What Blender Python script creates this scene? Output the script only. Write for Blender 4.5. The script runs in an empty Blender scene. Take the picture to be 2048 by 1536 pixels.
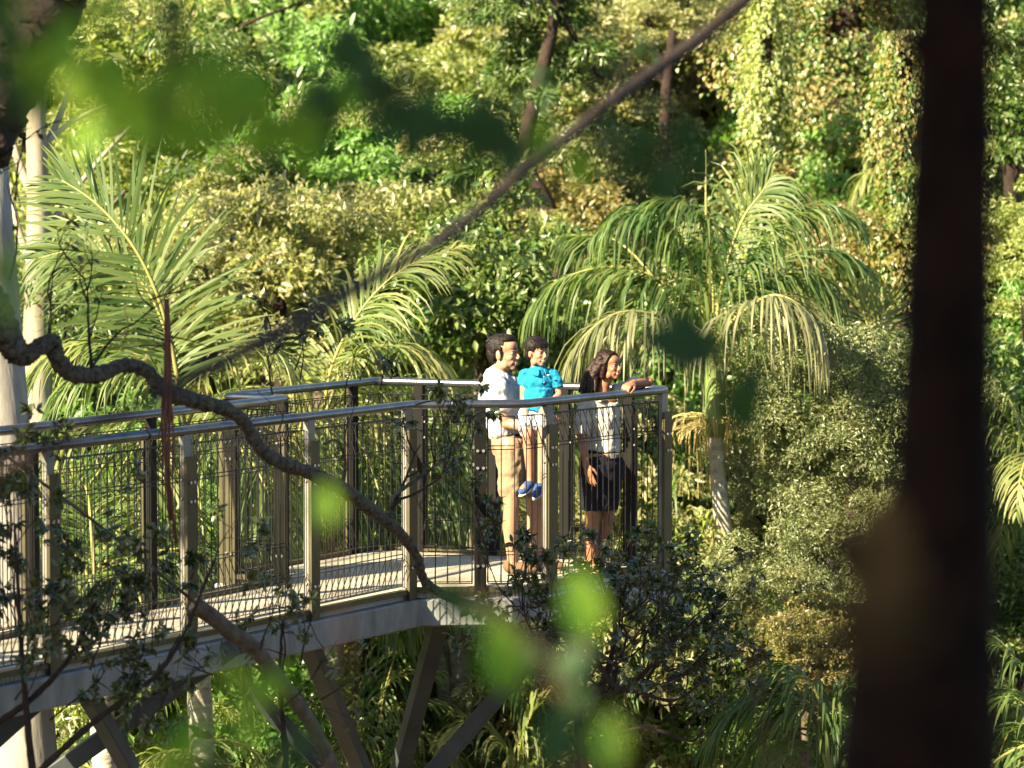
import bpy, bmesh, math, random
import numpy as np
from mathutils import Vector, Matrix
random.seed(7); RNG = np.random.default_rng(7)
SC = bpy.context.scene
COL = SC.collection

# ------------------------------------------------------------------ camera, sky, sun, exposure
FPX = 7000.0                      # focal length in pixels of the 2048 px wide photograph
CAM_Z = 2.94                      # camera height above the deck (deck z = 0)
PITCH = math.atan((768 - 334) / FPX)
cam_d = bpy.data.cameras.new('camera'); cam = bpy.data.objects.new('camera', cam_d); COL.objects.link(cam)
cam.location = (0, 0, CAM_Z); cam.rotation_euler = (math.pi / 2 - PITCH, 0, 0)
cam_d.sensor_width = 36; cam_d.lens = FPX / 2048 * 36; cam_d.clip_end = 1000; cam_d.clip_start = 0.05
cam_d.dof.use_dof = True; cam_d.dof.focus_distance = 24.6; cam_d.dof.aperture_fstop = 2.4
SC.camera = cam

SUN_TO = Vector((-0.70, -0.58, 0.55)).normalized()     # direction towards the sun
w = bpy.data.worlds.new('World'); SC.world = w; w.use_nodes = True
nt = w.node_tree; nt.nodes.clear()
sky = nt.nodes.new('ShaderNodeTexSky'); sky.sky_type = 'NISHITA'; sky.sun_disc = False
sky.sun_elevation = math.asin(SUN_TO.z); sky.sun_rotation = math.atan2(SUN_TO.x, SUN_TO.y)
bg = nt.nodes.new('ShaderNodeBackground'); bg.inputs[1].default_value = 0.05
out = nt.nodes.new('ShaderNodeOutputWorld')
nt.links.new(sky.outputs[0], bg.inputs[0]); nt.links.new(bg.outputs[0], out.inputs[0])
sun_d = bpy.data.lights.new('sun', 'SUN'); sun = bpy.data.objects.new('sun', sun_d); COL.objects.link(sun)
sun_d.energy = 5.0; sun_d.angle = math.radians(0.5); sun_d.color = (1.0, 0.85, 0.57)
sun.rotation_euler = (-SUN_TO).to_track_quat('-Z', 'Y').to_euler(); sun.location = (-20, -10, 30)
SC.view_settings.view_transform = 'Standard'; SC.view_settings.look = 'None'
SC.view_settings.exposure = 2.45; SC.view_settings.gamma = 1.0
SC.render.engine = 'CYCLES'
cy = SC.cycles
cy.max_bounces = 6; cy.diffuse_bounces = 3; cy.glossy_bounces = 2; cy.transmission_bounces = 4; cy.transparent_max_bounces = 4
cy.caustics_reflective = False; cy.caustics_refractive = False
cy.use_denoising = True; cy.sample_clamp_indirect = 4.0

# ------------------------------------------------------------------ pixel helpers
_F = np.array([0, math.cos(PITCH), -math.sin(PITCH)]); _U = np.array([0, math.sin(PITCH), math.cos(PITCH)])
_C = np.array([0, 0, CAM_Z])
def ray(px, py):
    return _F + (px - 1024) / FPX * np.array([1.0, 0, 0]) + (768 - py) / FPX * _U
def at(px, py, Y):
    d = ray(px, py); return _C + d * (Y / d[1])
def onz(px, py, z):
    d = ray(px, py); return _C + d * ((z - CAM_Z) / d[2])
def ppm(Y): return FPX / Y        # pixels per metre at depth Y

# ------------------------------------------------------------------ scene helpers
def tag(o, label=None, cat=None, group=None, kind=None):
    if label: o['label'] = label
    if cat: o['category'] = cat
    if group: o['group'] = group
    if kind: o['kind'] = kind
    return o
def empty(name, loc=(0, 0, 0)):
    o = bpy.data.objects.new(name, None); COL.objects.link(o); o.location = loc; o.empty_display_size = .1
    return o
def link(name, mesh, mat=None, parent=None, smooth=False, M=None):
    o = bpy.data.objects.new(name, mesh); COL.objects.link(o)
    if mat is not None:
        if len(mesh.materials) == 0: mesh.materials.append(mat)
        elif mesh.materials[0] is not mat:
            o.material_slots[0].link = 'OBJECT'; o.material_slots[0].material = mat
    if parent is not None:
        o.parent = parent
        o.matrix_parent_inverse = Matrix.Translation(parent.location).inverted() if parent.type == 'EMPTY' else Matrix()
    if M is not None: o.matrix_basis = M
    return o
def nrm(v):
    v = np.asarray(v, float); n = np.linalg.norm(v); return v / n if n > 1e-12 else v
def npmesh(name, V, F, smooth=False):
    m = bpy.data.meshes.new(name)
    m.from_pydata(np.asarray(V).tolist() if not isinstance(V, list) else V, [], F if isinstance(F, list) else F.tolist())
    if smooth: m.polygons.foreach_set('use_smooth', [True] * len(m.polygons))
    m.update(); return m

class MB:
    def __init__(s): s.v = []; s.f = []
    def add(s, V, F):
        n = len(s.v); s.v.extend([tuple(map(float, p)) for p in V]); s.f.extend([tuple(i + n for i in q) for q in F])
    def tube(s, path, rad, sides=8, caps=True, wob=0):
        P = np.asarray(path, float); n = len(P)
        R = np.full(n, rad) if np.isscalar(rad) else np.asarray(rad, float)
        T = np.gradient(P, axis=0); T /= np.maximum(np.linalg.norm(T, axis=1, keepdims=True), 1e-9)
        a = np.array([0, 0, 1.0]) if abs(T[0][2]) < .9 else np.array([1.0, 0, 0])
        u = nrm(np.cross(T[0], a)); V = []
        ang = np.arange(sides) / sides * 2 * math.pi
        for i in range(n):
            u = nrm(u - T[i] * np.dot(u, T[i])); v = np.cross(T[i], u)
            rr = R[i] * (1 + (RNG.uniform(-wob, wob, sides) if wob else 0))
            V.extend(P[i] + (np.cos(ang) * rr)[:, None] * u + (np.sin(ang) * rr)[:, None] * v)
        F = []
        for i in range(n - 1):
            for k in range(sides):
                k2 = (k + 1) % sides
                F.append((i * sides + k, i * sides + k2, (i + 1) * sides + k2, (i + 1) * sides + k))
        if caps:
            F.append(tuple(range(sides))[::-1]); F.append(tuple((n - 1) * sides + k for k in range(sides)))
        s.add(V, F)
    def obox(s, c, ax, ay, az):
        c, ax, ay, az = map(lambda q: np.asarray(q, float), (c, ax, ay, az))
        V = [c + i * ax + j * ay + k * az for i in (-1, 1) for j in (-1, 1) for k in (-1, 1)]
        s.add(V, [(0, 1, 3, 2), (4, 6, 7, 5), (0, 4, 5, 1), (2, 3, 7, 6), (0, 2, 6, 4), (1, 5, 7, 3)])
    def bar(s, a, b, wx, wz, up=(0, 0, 1)):
        a = np.asarray(a, float); b = np.asarray(b, float); d = nrm(b - a)
        sd = nrm(np.cross(d, up)); u = np.cross(sd, d)
        s.obox((a + b) / 2, (b - a) / 2, sd * wx / 2, u * wz / 2)
    def prism(s, poly, z0, z1):
        n = len(poly); V = [(p[0], p[1], z0) for p in poly] + [(p[0], p[1], z1) for p in poly]
        s.add(V, [tuple(range(n))[::-1], tuple(range(n, 2 * n))] + [(i, (i + 1) % n, n + (i + 1) % n, n + i) for i in range(n)])
    def build(s, name, mat, parent=None, smooth=False, bevel=0):
        m = npmesh(name, s.v, s.f, smooth)
        bm = bmesh.new(); bm.from_mesh(m); bmesh.ops.recalc_face_normals(bm, faces=bm.faces)
        if bevel: bmesh.ops.bevel(bm, geom=list(bm.edges), offset=bevel, segments=1, affect='EDGES')
        bm.to_mesh(m); bm.free()
        return link(name, m, mat, parent)

def spline(P, n):
    """centripetal Catmull-Rom through control points (any dimension)."""
    P = np.asarray(P, float); m = len(P)
    Q = np.vstack([2 * P[0] - P[1], P, 2 * P[-1] - P[-2]]); o = []
    for t in np.linspace(0, m - 1 - 1e-9, n):
        i = int(t); u = t - i; p0, p1, p2, p3 = Q[i:i + 4]
        t0 = 0.0; t1 = t0 + max(1e-6, np.linalg.norm(p1 - p0)) ** .5; t2 = t1 + max(1e-6, np.linalg.norm(p2 - p1)) ** .5; t3 = t2 + max(1e-6, np.linalg.norm(p3 - p2)) ** .5
        x = t1 + (t2 - t1) * u
        a1 = (t1 - x) / (t1 - t0) * p0 + (x - t0) / (t1 - t0) * p1; a2 = (t2 - x) / (t2 - t1) * p1 + (x - t1) / (t2 - t1) * p2; a3 = (t3 - x) / (t3 - t2) * p2 + (x - t2) / (t3 - t2) * p3
        b1 = (t2 - x) / (t2 - t0) * a1 + (x - t0) / (t2 - t0) * a2; b2 = (t3 - x) / (t3 - t1) * a2 + (x - t1) / (t3 - t1) * a3
        o.append((t2 - x) / (t2 - t1) * b1 + (x - t1) / (t2 - t1) * b2)
    return np.array(o)

# ------------------------------------------------------------------ materials
def newmat(name):
    m = bpy.data.materials.new(name); m.use_nodes = True; m.node_tree.nodes.clear(); return m, m.node_tree
def nd(t, typ, **kw):
    n = t.nodes.new(typ)
    for k, v in kw.items():
        if k in n.inputs: n.inputs[k].default_value = v
        else: setattr(n, k, v)
    return n
def ramp(t, src, stops):
    r = t.nodes.new('ShaderNodeValToRGB'); e = r.color_ramp.elements
    while len(e) > 1: e.remove(e[-1])
    e[0].position = stops[0][0]; e[0].color = (*stops[0][1], 1)
    for p, c in stops[1:]:
        q = e.new(p); q.color = (*c, 1)
    t.links.new(src, r.inputs[0]); return r
def leafmat(name, cols, trans=.38, rough=.36, spec=.65, tgain=1.8):
    """leaf: colour varied per leaf, part of the light passes through"""
    m, t = newmat(name); L = t.links.new
    geo = nd(t, 'ShaderNodeNewGeometry'); oi = nd(t, 'ShaderNodeObjectInfo')
    tc = nd(t, 'ShaderNodeTexCoord')
    no = nd(t, 'ShaderNodeTexNoise', Scale=1.3, Detail=2.0); L(tc.outputs['Object'], no.inputs['Vector'])
    ad = nd(t, 'ShaderNodeMath', operation='MULTIPLY_ADD'); L(geo.outputs['Random Per Island'], ad.inputs[0]); ad.inputs[1].default_value = .62
    L(no.outputs[0], ad.inputs[2])
    ad2 = nd(t, 'ShaderNodeMath', operation='MULTIPLY_ADD'); L(oi.outputs['Random'], ad2.inputs[0]); ad2.inputs[1].default_value = .16
    L(ad.outputs[0], ad2.inputs[2])
    n = len(cols); r = ramp(t, ad2.outputs[0], [(.32 + .95 * i / max(1, n - 1) * .72, c) for i, c in enumerate(cols)])
    p = nd(t, 'ShaderNodeBsdfPrincipled', Roughness=rough); p.inputs['Specular IOR Level'].default_value = spec
    L(r.outputs[0], p.inputs['Base Color'])
    tr = nd(t, 'ShaderNodeBsdfTranslucent')
    g = nd(t, 'ShaderNodeMix', data_type='RGBA', blend_type='MULTIPLY'); g.inputs[0].default_value = 1
    L(r.outputs[0], g.inputs[6]); g.inputs[7].default_value = (tgain * 1.1, tgain * 1.2, tgain * .55, 1)
    L(g.outputs[2], tr.inputs[0])
    mx = nd(t, 'ShaderNodeMixShader'); mx.inputs[0].default_value = trans
    L(p.outputs[0], mx.inputs[1]); L(tr.outputs[0], mx.inputs[2])
    o = nd(t, 'ShaderNodeOutputMaterial'); L(mx.outputs[0], o.inputs[0]); return m
def solid(name, c1, c2, scale=8.0, rough=.6, metal=0.0, bump=.2, stretch=(1, 1, 1), spec=.4, detail=5.0, bscale=None):
    m, t = newmat(name); L = t.links.new
    tc = nd(t, 'ShaderNodeTexCoord'); mp = nd(t, 'ShaderNodeMapping'); mp.inputs['Scale'].default_value = stretch
    L(tc.outputs['Object'], mp.inputs[0])
    no = nd(t, 'ShaderNodeTexNoise', Scale=scale, Detail=detail, Roughness=.6); L(mp.outputs[0], no.inputs['Vector'])
    r = ramp(t, no.outputs[0], [(.32, c1), (.68, c2)])
    p = nd(t, 'ShaderNodeBsdfPrincipled', Roughness=rough, Metallic=metal); p.inputs['Specular IOR Level'].default_value = spec
    L(r.outputs[0], p.inputs['Base Color'])
    if bump:
        n2 = nd(t, 'ShaderNodeTexNoise', Scale=bscale or scale * 2, Detail=4.0); L(mp.outputs[0], n2.inputs['Vector'])
        b = nd(t, 'ShaderNodeBump', Strength=bump, Distance=.02); L(n2.outputs[0], b.inputs['Height']); L(b.outputs[0], p.inputs['Normal'])
    o = nd(t, 'ShaderNodeOutputMaterial'); L(p.outputs[0], o.inputs[0]); return m
M = {}
M['yellow'] = leafmat('leaf_yellow_green', [(.05, .075, .022), (.15, .19, .055), (.29, .31, .115), (.21, .25, .08)])
M['olive'] = leafmat('leaf_olive', [(.06, .07, .03), (.19, .19, .085), (.36, .33, .19), (.17, .19, .07)], spec=.6)
M['bright'] = leafmat('leaf_bright_green', [(.035, .08, .024), (.085, .19, .045), (.17, .29, .075), (.15, .25, .07)])
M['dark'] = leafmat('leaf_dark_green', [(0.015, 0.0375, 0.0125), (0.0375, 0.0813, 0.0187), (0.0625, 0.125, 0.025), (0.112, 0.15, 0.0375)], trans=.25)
M['grey'] = leafmat('leaf_grey_green', [(0.05, 0.0688, 0.0275), (0.112, 0.138, 0.0562), (0.188, 0.2, 0.0875), (0.125, 0.15, 0.0625)], trans=.25, spec=.55)
M['rust'] = leafmat('leaf_rusty_olive', [(.06, .065, .025), (.16, .145, .055), (.26, .19, .085), (.15, .16, .055)])
M['ivy'] = leafmat('leaf_ivy', [(0.024, 0.054, 0.0168), (0.06, 0.12, 0.0264), (0.12, 0.192, 0.048), (0.216, 0.18, 0.06)], spec=.6)
M['palm'] = leafmat('leaf_palm', [(.014, .034, .011), (.032, .07, .02), (.06, .11, .03), (.11, .15, .045)], rough=.5, spec=.35)
M['palm_yellow'] = leafmat('leaf_palm_yellow', [(.035, .06, .018), (.08, .12, .033), (.14, .18, .055), (.22, .22, .085)], rough=.5, spec=.4)
M['palm_grey'] = leafmat('leaf_palm_grey', [(.05, .06, .03), (.10, .12, .05), (.15, .16, .075), (.17, .17, .09)], rough=.5, spec=.4, trans=.25)
M['dead'] = leafmat('dry_strand', [(0.17, 0.117, 0.0531), (0.297, 0.234, 0.106), (0.404, 0.319, 0.16), (0.319, 0.276, 0.106)], trans=.2, rough=.7, spec=.2)
M['shrub'] = leafmat('leaf_glossy_shaded', [(.008, .018, .006), (.018, .036, .011), (.035, .055, .016), (.07, .075, .022)], trans=.18, rough=.25, spec=.6)  # dark green leaves, deepened so the colour carries the shrubs' shade
M['near'] = leafmat('leaf_near_sunlit', [(.014, .085, .028), (.03, .12, .03), (.075, .17, .022), (.15, .23, .02)], trans=.5, rough=.6, spec=.15)  # brighter copy of the near leaf, sunlight put into the colour
M['near_shaded'] = leafmat('leaf_near_shaded', [(.008, .028, .012), (.015, .045, .018), (.03, .06, .016), (.02, .05, .02)], trans=.35, rough=.6, spec=.15)  # darker copy of the near leaf, shade put into the colour
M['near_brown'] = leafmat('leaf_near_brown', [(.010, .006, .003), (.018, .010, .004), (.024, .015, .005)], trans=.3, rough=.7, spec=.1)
M['bark'] = solid('bark_grey_brown', (.035, .026, .018), (.12, .095, .065), 14, .85, bump=.9)
M['bark_dark'] = solid('bark_dark', (.010, .006, .004), (.03, .017, .011), 10, .95, bump=.8)
M['bark_shade'] = solid('bark_shaded', (.004, .002, .0015), (.014, .006, .004), 10, .95, bump=.8, spec=.1)  # darker bark copy, with the near trunk's shade in its colour
M['bark_moss'] = solid('bark_lichen', (.008, .006, .004), (.10, .088, .065), 34, .9, bump=1.0, bscale=45, detail=8)
M['bark_pale'] = solid('bark_pale', (.16, .135, .095), (.30, .265, .2), 5, .8, bump=.5, stretch=(1, 1, .25))
M['bark_palm'] = solid('bark_palm', (.22, .2, .16), (.5, .47, .4), 9, .8, bump=.5, stretch=(1, 1, 2.5))
M['shaft'] = solid('palm_crownshaft', (.10, .15, .04), (.17, .22, .06), 4, .4, bump=.1, stretch=(1, 1, .2))
M['rachis'] = solid('palm_rachis', (.16, .17, .04), (.25, .22, .07), 4, .5, bump=0)
M['vine'] = solid('vine_red_brown', (.05, .018, .01), (.12, .04, .022), 20, .7, bump=.4, stretch=(1, 1, .2))
M['branch_brown'] = solid('branch_brown', (.028, .010, .005), (.075, .028, .012), 12, .85, bump=.6)
M['cut'] = solid('cut_wood', (.35, .2, .1), (.5, .33, .18), 30, .8, bump=.2)
M['pole'] = solid('pale_timber_pole', (.16, .15, .127), (.26, .245, .21), 5, .75, bump=.25, stretch=(3, 3, .25))
M['steel'] = solid('galvanised_rail', (.11, .12, .13), (.19, .2, .21), 6, .27, metal=.9, bump=.04)
M['beam'] = solid('galvanised_beam', (.12, .125, .122), (.24, .25, .25), 7, .6, metal=.2, bump=.12, stretch=(1, 1, .35), detail=8)
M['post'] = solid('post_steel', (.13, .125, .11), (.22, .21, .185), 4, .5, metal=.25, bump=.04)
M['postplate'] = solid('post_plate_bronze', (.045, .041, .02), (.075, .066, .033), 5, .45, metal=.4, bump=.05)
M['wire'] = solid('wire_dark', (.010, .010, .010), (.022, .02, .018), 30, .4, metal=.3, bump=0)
M['post_shaded'] = solid('post_painted_shade', (.002, .0018, .0016), (.005, .0042, .0035), 3, .65, metal=0, spec=.15, bump=.04, stretch=(1, 1, .4))  # near-black colour stands for shadow and dark reflections on these posts
M['bolt'] = solid('bolt_zinc', (.45, .45, .45), (.6, .6, .6), 30, .35, metal=.9, bump=0)
M['strut'] = solid('strut_steel', (.03, .037, .042), (.06, .068, .072), 3, .5, metal=.35, bump=.05)
M['soil'] = solid('forest_floor', (.025, .018, .01), (.09, .07, .035), 1.5, .95, bump=.6)
def deck_material():
    m, t = newmat('deck_grating'); L = t.links.new
    tc = nd(t, 'ShaderNodeTexCoord'); mp = nd(t, 'ShaderNodeMapping'); mp.inputs['Rotation'].default_value = (0, 0, -1.06)
    L(tc.outputs['Object'], mp.inputs[0])
    br = nd(t, 'ShaderNodeTexBrick', Scale=1.0); br.offset = 0
    br.inputs['Brick Width'].default_value = .04; br.inputs['Row Height'].default_value = .04; br.inputs['Mortar Size'].default_value = .009
    br.inputs['Color1'].default_value = (.25, .225, .17, 1); br.inputs['Color2'].default_value = (.30, .275, .21, 1); br.inputs['Mortar'].default_value = (.45, .42, .335, 1)
    L(mp.outputs[0], br.inputs['Vector'])
    no = nd(t, 'ShaderNodeTexNoise', Scale=2.5, Detail=6.0); L(tc.outputs['Object'], no.inputs['Vector'])
    r = ramp(t, no.outputs[0], [(.3, (.62, .6, .55)), (.7, (1, 1, 1))])
    mx = nd(t, 'ShaderNodeMix', data_type='RGBA', blend_type='MULTIPLY'); mx.inputs[0].default_value = 1
    L(br.outputs[0], mx.inputs[6]); L(r.outputs[0], mx.inputs[7])
    p = nd(t, 'ShaderNodeBsdfPrincipled', Roughness=.8); L(mx.outputs[2], p.inputs['Base Color'])
    b = nd(t, 'ShaderNodeBump', Strength=.5, Distance=.01); L(br.outputs['Fac'], b.inputs['Height']); L(b.outputs[0], p.inputs['Normal'])
    o = nd(t, 'ShaderNodeOutputMaterial'); L(p.outputs[0], o.inputs[0]); return m
M['deck'] = deck_material()
def skin(name, c):
    m, t = newmat(name); L = t.links.new
    tc = nd(t, 'ShaderNodeTexCoord'); no = nd(t, 'ShaderNodeTexNoise', Scale=14.0, Detail=4.0); L(tc.outputs['Object'], no.inputs['Vector'])
    r = ramp(t, no.outputs[0], [(.3, tuple(x * .86 for x in c)), (.7, tuple(min(1, x * 1.1) for x in c))])
    p = nd(t, 'ShaderNodeBsdfPrincipled', Roughness=.48); p.inputs['Specular IOR Level'].default_value = .35
    p.inputs['Subsurface Weight'].default_value = .15; p.inputs['Subsurface Radius'].default_value = (.02, .008, .004); p.inputs['Subsurface Scale'].default_value = .6
    L(r.outputs[0], p.inputs['Base Color'])
    o = nd(t, 'ShaderNodeOutputMaterial'); L(p.outputs[0], o.inputs[0]); return m
def cloth(name, c, bump=.5, scale=9.0, rough=.85):
    m, t = newmat(name); L = t.links.new
    tc = nd(t, 'ShaderNodeTexCoord')
    mp = nd(t, 'ShaderNodeMapping'); mp.inputs['Scale'].default_value = (1, 1, .55); mp.inputs['Rotation'].default_value = (.3, .4, 0); L(tc.outputs['Object'], mp.inputs[0])
    no = nd(t, 'ShaderNodeTexNoise', Scale=scale, Detail=3.0, Distortion=1.2); L(mp.outputs[0], no.inputs['Vector'])
    fi = nd(t, 'ShaderNodeTexNoise', Scale=260.0, Detail=1.0); L(tc.outputs['Object'], fi.inputs['Vector'])
    r = ramp(t, fi.outputs[0], [(.3, tuple(x * .88 for x in c)), (.7, c)])
    p = nd(t, 'ShaderNodeBsdfPrincipled', Roughness=rough); p.inputs['Specular IOR Level'].default_value = .2
    L(r.outputs[0], p.inputs['Base Color'])
    b = nd(t, 'ShaderNodeBump', Strength=bump, Distance=.035); L(no.outputs[0], b.inputs['Height']); L(b.outputs[0], p.inputs['Normal'])
    o = nd(t, 'ShaderNodeOutputMaterial'); L(p.outputs[0], o.inputs[0]); return m
M['skin_man'] = skin('skin_light', (.29, .165, .10)); M['skin_boy'] = skin('skin_boy', (.29, .155, .092)); M['skin_woman'] = skin('skin_tan', (.23, .105, .053))
M['hair'] = solid('hair_black', (.003, .002, .002), (.010, .006, .005), 40, .6, bump=.35, stretch=(1, 1, .12), bscale=70, spec=.2)
M['hair_brown'] = solid('hair_dark_brown', (.004, .002, .0015), (.022, .008, .005), 40, .42, bump=.4, stretch=(1.5, 1.5, .05), bscale=90, spec=.2)
M['white_shirt'] = cloth('cloth_white', (.37, .385, .425)); M['cream_shirt'] = cloth('cloth_cream', (.40, .39, .345))
M['blue_shirt'] = cloth('cloth_turquoise', (.008, .18, .30)); M['khaki'] = cloth('cloth_khaki', (.205, .15, .096))
M['white_shorts'] = cloth('cloth_pale_blue', (.4, .415, .48)); M['navy'] = cloth('cloth_navy', (.006, .006, .012))
M['belt_black'] = cloth('belt_black', (.01, .01, .012), .1); M['belt_tan'] = cloth('belt_tan', (.22, .16, .08), .1)
M['shoe_navy'] = cloth('shoe_navy', (.03, .06, .16), .2); M['sole'] = cloth('sole_white', (.6, .58, .54), .1); M['shoe_brown'] = cloth('shoe_brown', (.12, .07, .04), .2)
M['eye'] = solid('eye_white', (.3, .28, .25), (.36, .33, .3), 5, .3, bump=0); M['iris'] = solid('iris_dark', (.012, .007, .005), (.02, .012, .008), 5, .15, bump=0)
M['teeth'] = solid('teeth', (.5, .48, .43), (.56, .53, .48), 5, .4, bump=0); M['lip'] = solid('lip', (.36, .13, .09), (.42, .16, .11), 12, .4, bump=0)
M['logo'] = solid('logo_thread', (.3, .32, .5), (.4, .4, .55), 5, .7, bump=0)

# ------------------------------------------------------------------ leaf meshes
def leaves_np(pos, axis, nor, L, W, fold=.25):
    """two-triangle folded leaves -> V, F arrays"""
    pos = np.asarray(pos, float); n = len(pos)
    ax = axis / np.maximum(np.linalg.norm(axis, axis=1, keepdims=True), 1e-9)
    sd = np.cross(ax, nor); sd /= np.maximum(np.linalg.norm(sd, axis=1, keepdims=True), 1e-9)
    up = np.cross(sd, ax)
    L = np.broadcast_to(L, (n,))[:, None]; W = np.broadcast_to(W, (n,))[:, None]
    mid = pos + ax * L * .45
    V = np.stack([pos, mid - sd * W / 2 + up * W * fold, pos + ax * L - up * L * .12, mid + sd * W / 2 + up * W * fold], 1).reshape(-1, 3)
    b = (np.arange(n) * 4)[:, None]
    F = np.concatenate([b + np.array([[0, 2, 1]]), b + np.array([[0, 3, 2]])], 1).reshape(-1, 3)
    return V, F
def trimesh(name, V, F):
    m = bpy.data.meshes.new(name); n = len(V); k = len(F)
    m.vertices.add(n); m.vertices.foreach_set('co', np.asarray(V, np.float32).ravel())
    m.loops.add(k * 3); m.loops.foreach_set('vertex_index', np.asarray(F, np.int32).ravel())
    m.polygons.add(k); m.polygons.foreach_set('loop_start', np.arange(k, dtype=np.int32) * 3)
    m.update(calc_edges=True); m.validate(); return m
def unit(n):
    v = RNG.normal(size=(n, 3)); return v / np.linalg.norm(v, axis=1, keepdims=True)
CROWN_POINTS = {}
def crown_mesh(name, R, clumps, per, cr, L, Wr, droop=.3, flat=.7, shell=.55):
    R = np.array(R)
    u_ = unit(clumps); ph = RNG.uniform(0, 6.28, 4)
    lump = 1 + .30 * np.sin(2.6 * u_[:, 0] + 3.1 * u_[:, 2] + ph[0]) + .22 * np.sin(5.2 * u_[:, 1] - 2.7 * u_[:, 0] + ph[1]) + .18 * RNG.normal(size=clumps)
    c = u_ * (RNG.uniform(shell, 1, clumps) * np.clip(lump, .35, 1.55))[:, None] * R
    CROWN_POINTS[name] = c
    r = RNG.uniform(.4, 1.45, clumps) * cr; lsz = RNG.uniform(.65, 1.4, clumps)
    idx = np.repeat(np.arange(clumps), per); n = len(idx)
    d = unit(n); d[:, 2] = np.abs(d[:, 2]) * 1.0 - .35 * RNG.random(n)
    rad = RNG.uniform(.25, 1, n) ** .45
    pos = c[idx] + d * (rad * r[idx])[:, None] * np.array([1, 1, flat])
    nor = d * .6 + np.array([0, 0, .5]) + unit(n) * .95
    ax = unit(n) + d * .8; ax[:, 2] -= droop
    Ls = L * RNG.uniform(.55, 1.35, n) * lsz[idx]
    V, F = leaves_np(pos, ax, nor, Ls, Ls * Wr)
    return trimesh(name, V, F)
CR = {
    'small': crown_mesh('crown_small_leaf', (1.6, 1.5, 1.35), 125, 200, .40, .092, .46, shell=.45),
    'small2': crown_mesh('crown_small_leaf_loose', (1.7, 1.6, 1.2), 90, 200, .42, .098, .42, shell=.4),
    'broad': crown_mesh('crown_broad_leaf', (1.5, 1.5, 1.3), 85, 150, .42, .145, .48, droop=.5, shell=.45),
    'feather': crown_mesh('crown_feathery', (1.4, 1.3, 1.5), 140, 260, .34, .11, .16, droop=.9, flat=1.1),
    'fine': crown_mesh('crown_fine_leaf', (1.4, 1.3, 1.5), 150, 330, .34, .062, .34, droop=.6, flat=1.0, shell=.45),
    'airy': crown_mesh('crown_airy', (1.8, 1.7, 1.3), 65, 170, .36, .105, .4, shell=.3),
    'spray': crown_mesh('crown_spray', (1.5, 1.5, 1.6), 100, 190, .38, .14, .24, droop=.8, flat=.9, shell=.45),
}
def ivy_mesh(name, rad, h, n):
    z = RNG.uniform(0, h, n); a = RNG.uniform(0, 2 * math.pi, n)
    bul = 1 + .45 * np.sin(z * 2.1 + 1) * np.cos(2 * a + z) + .35 * np.sin(z * 5.3 + 3 * a) * np.sin(z * .9) + .30 * RNG.normal(size=n)
    keep = np.sin(z * 3.1 + 2 * a) + .8 * np.sin(z * 7.3 - 3 * a + 1) + RNG.normal(size=n) * .6 > -.75
    z, a, bul = z[keep], a[keep], bul[keep]; n = len(z)
    r = rad * np.maximum(.3, bul); d = np.stack([np.cos(a), np.sin(a), 0 * a], 1)
    pos = d * r[:, None]; pos[:, 2] = z
    ax = d * .5 + unit(n) * .5; ax[:, 2] -= .9
    Ls = .056 * RNG.uniform(.6, 1.3, n)
    V, F = leaves_np(pos, ax, d + np.array([0, 0, .5]) + unit(n) * .8, Ls, Ls * .7)
    return trimesh(name, V, F)

# ------------------------------------------------------------------ ground
def ground_z(x, y):
    h = -7.5 + 0.6 * math.sin(x * .21 + 1) * math.cos(y * .17)
    if y > 38: h += (y - 38) * .34
    if y > 95: h -= (y - 95) * .34
    if y < 12: h += (12 - max(y, -4)) * .46 - .3       # bank below the photographer
    return h
def build_ground():
    xs = np.concatenate([np.linspace(-160, -40, 7), np.linspace(-36, 36, 37), np.linspace(40, 160, 7)])
    ys = np.concatenate([np.linspace(-60, -8, 6), np.linspace(-4, 100, 53), np.linspace(110, 260, 6)])
    V = [(x, y, ground_z(x, y)) for y in ys for x in xs]; nx = len(xs)
    F = [(j * nx + i, j * nx + i + 1, (j + 1) * nx + i + 1, (j + 1) * nx + i) for j in range(len(ys) - 1) for i in range(nx - 1)]
    tag(link('ground', npmesh('ground', V, F, True), M['soil']), kind='structure')
build_ground()

# ------------------------------------------------------------------ walkway
RZ = 1.30
def rp(px, py): p = onz(px, py, RZ); return np.array([p[0], p[1]])
A, B, T, C_, D, E = rp(830, 809), rp(1045, 808), rp(1338, 779), rp(753, 762), rp(447, 793), rp(578, 797)
nl0 = rp(0, 904); dirn = nrm(A - nl0); NL = A - dirn * 7.2
fl0 = rp(0, 862); dirf = nrm(E - fl0); FL = E - dirf * 6.2
POLY = [NL, A, B, T, C_, D, E, FL]
def v3(p, z): return np.array([p[0], p[1], z])
wk = empty('lookout_walkway', (float((A[0] + C_[0]) / 2), float((A[1] + C_[1]) / 2), 0))
tag(wk, 'raised steel lookout walkway with wire mesh balustrade and round handrail among the treetops', 'walkway')
def fillet(P, r, n=7):
    o = [P[0]]
    for i in range(1, len(P) - 1):
        a, b, c = P[i - 1], P[i], P[i + 1]; u = nrm(a - b); v = nrm(c - b)
        rr = min(r, np.linalg.norm(a - b) * .45, np.linalg.norm(c - b) * .45)
        for t in np.linspace(0, 1, n):
            o.append((1 - t) ** 2 * (b + u * rr) + 2 * t * (1 - t) * b + t * t * (b + v * rr))
    o.append(P[-1]); return np.array(o)
rail = fillet([v3(p, RZ) for p in POLY], .10)
mb = MB(); mb.tube(rail, .031, 14); hr = mb.build('handrail', M['steel'], wk, True)
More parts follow.
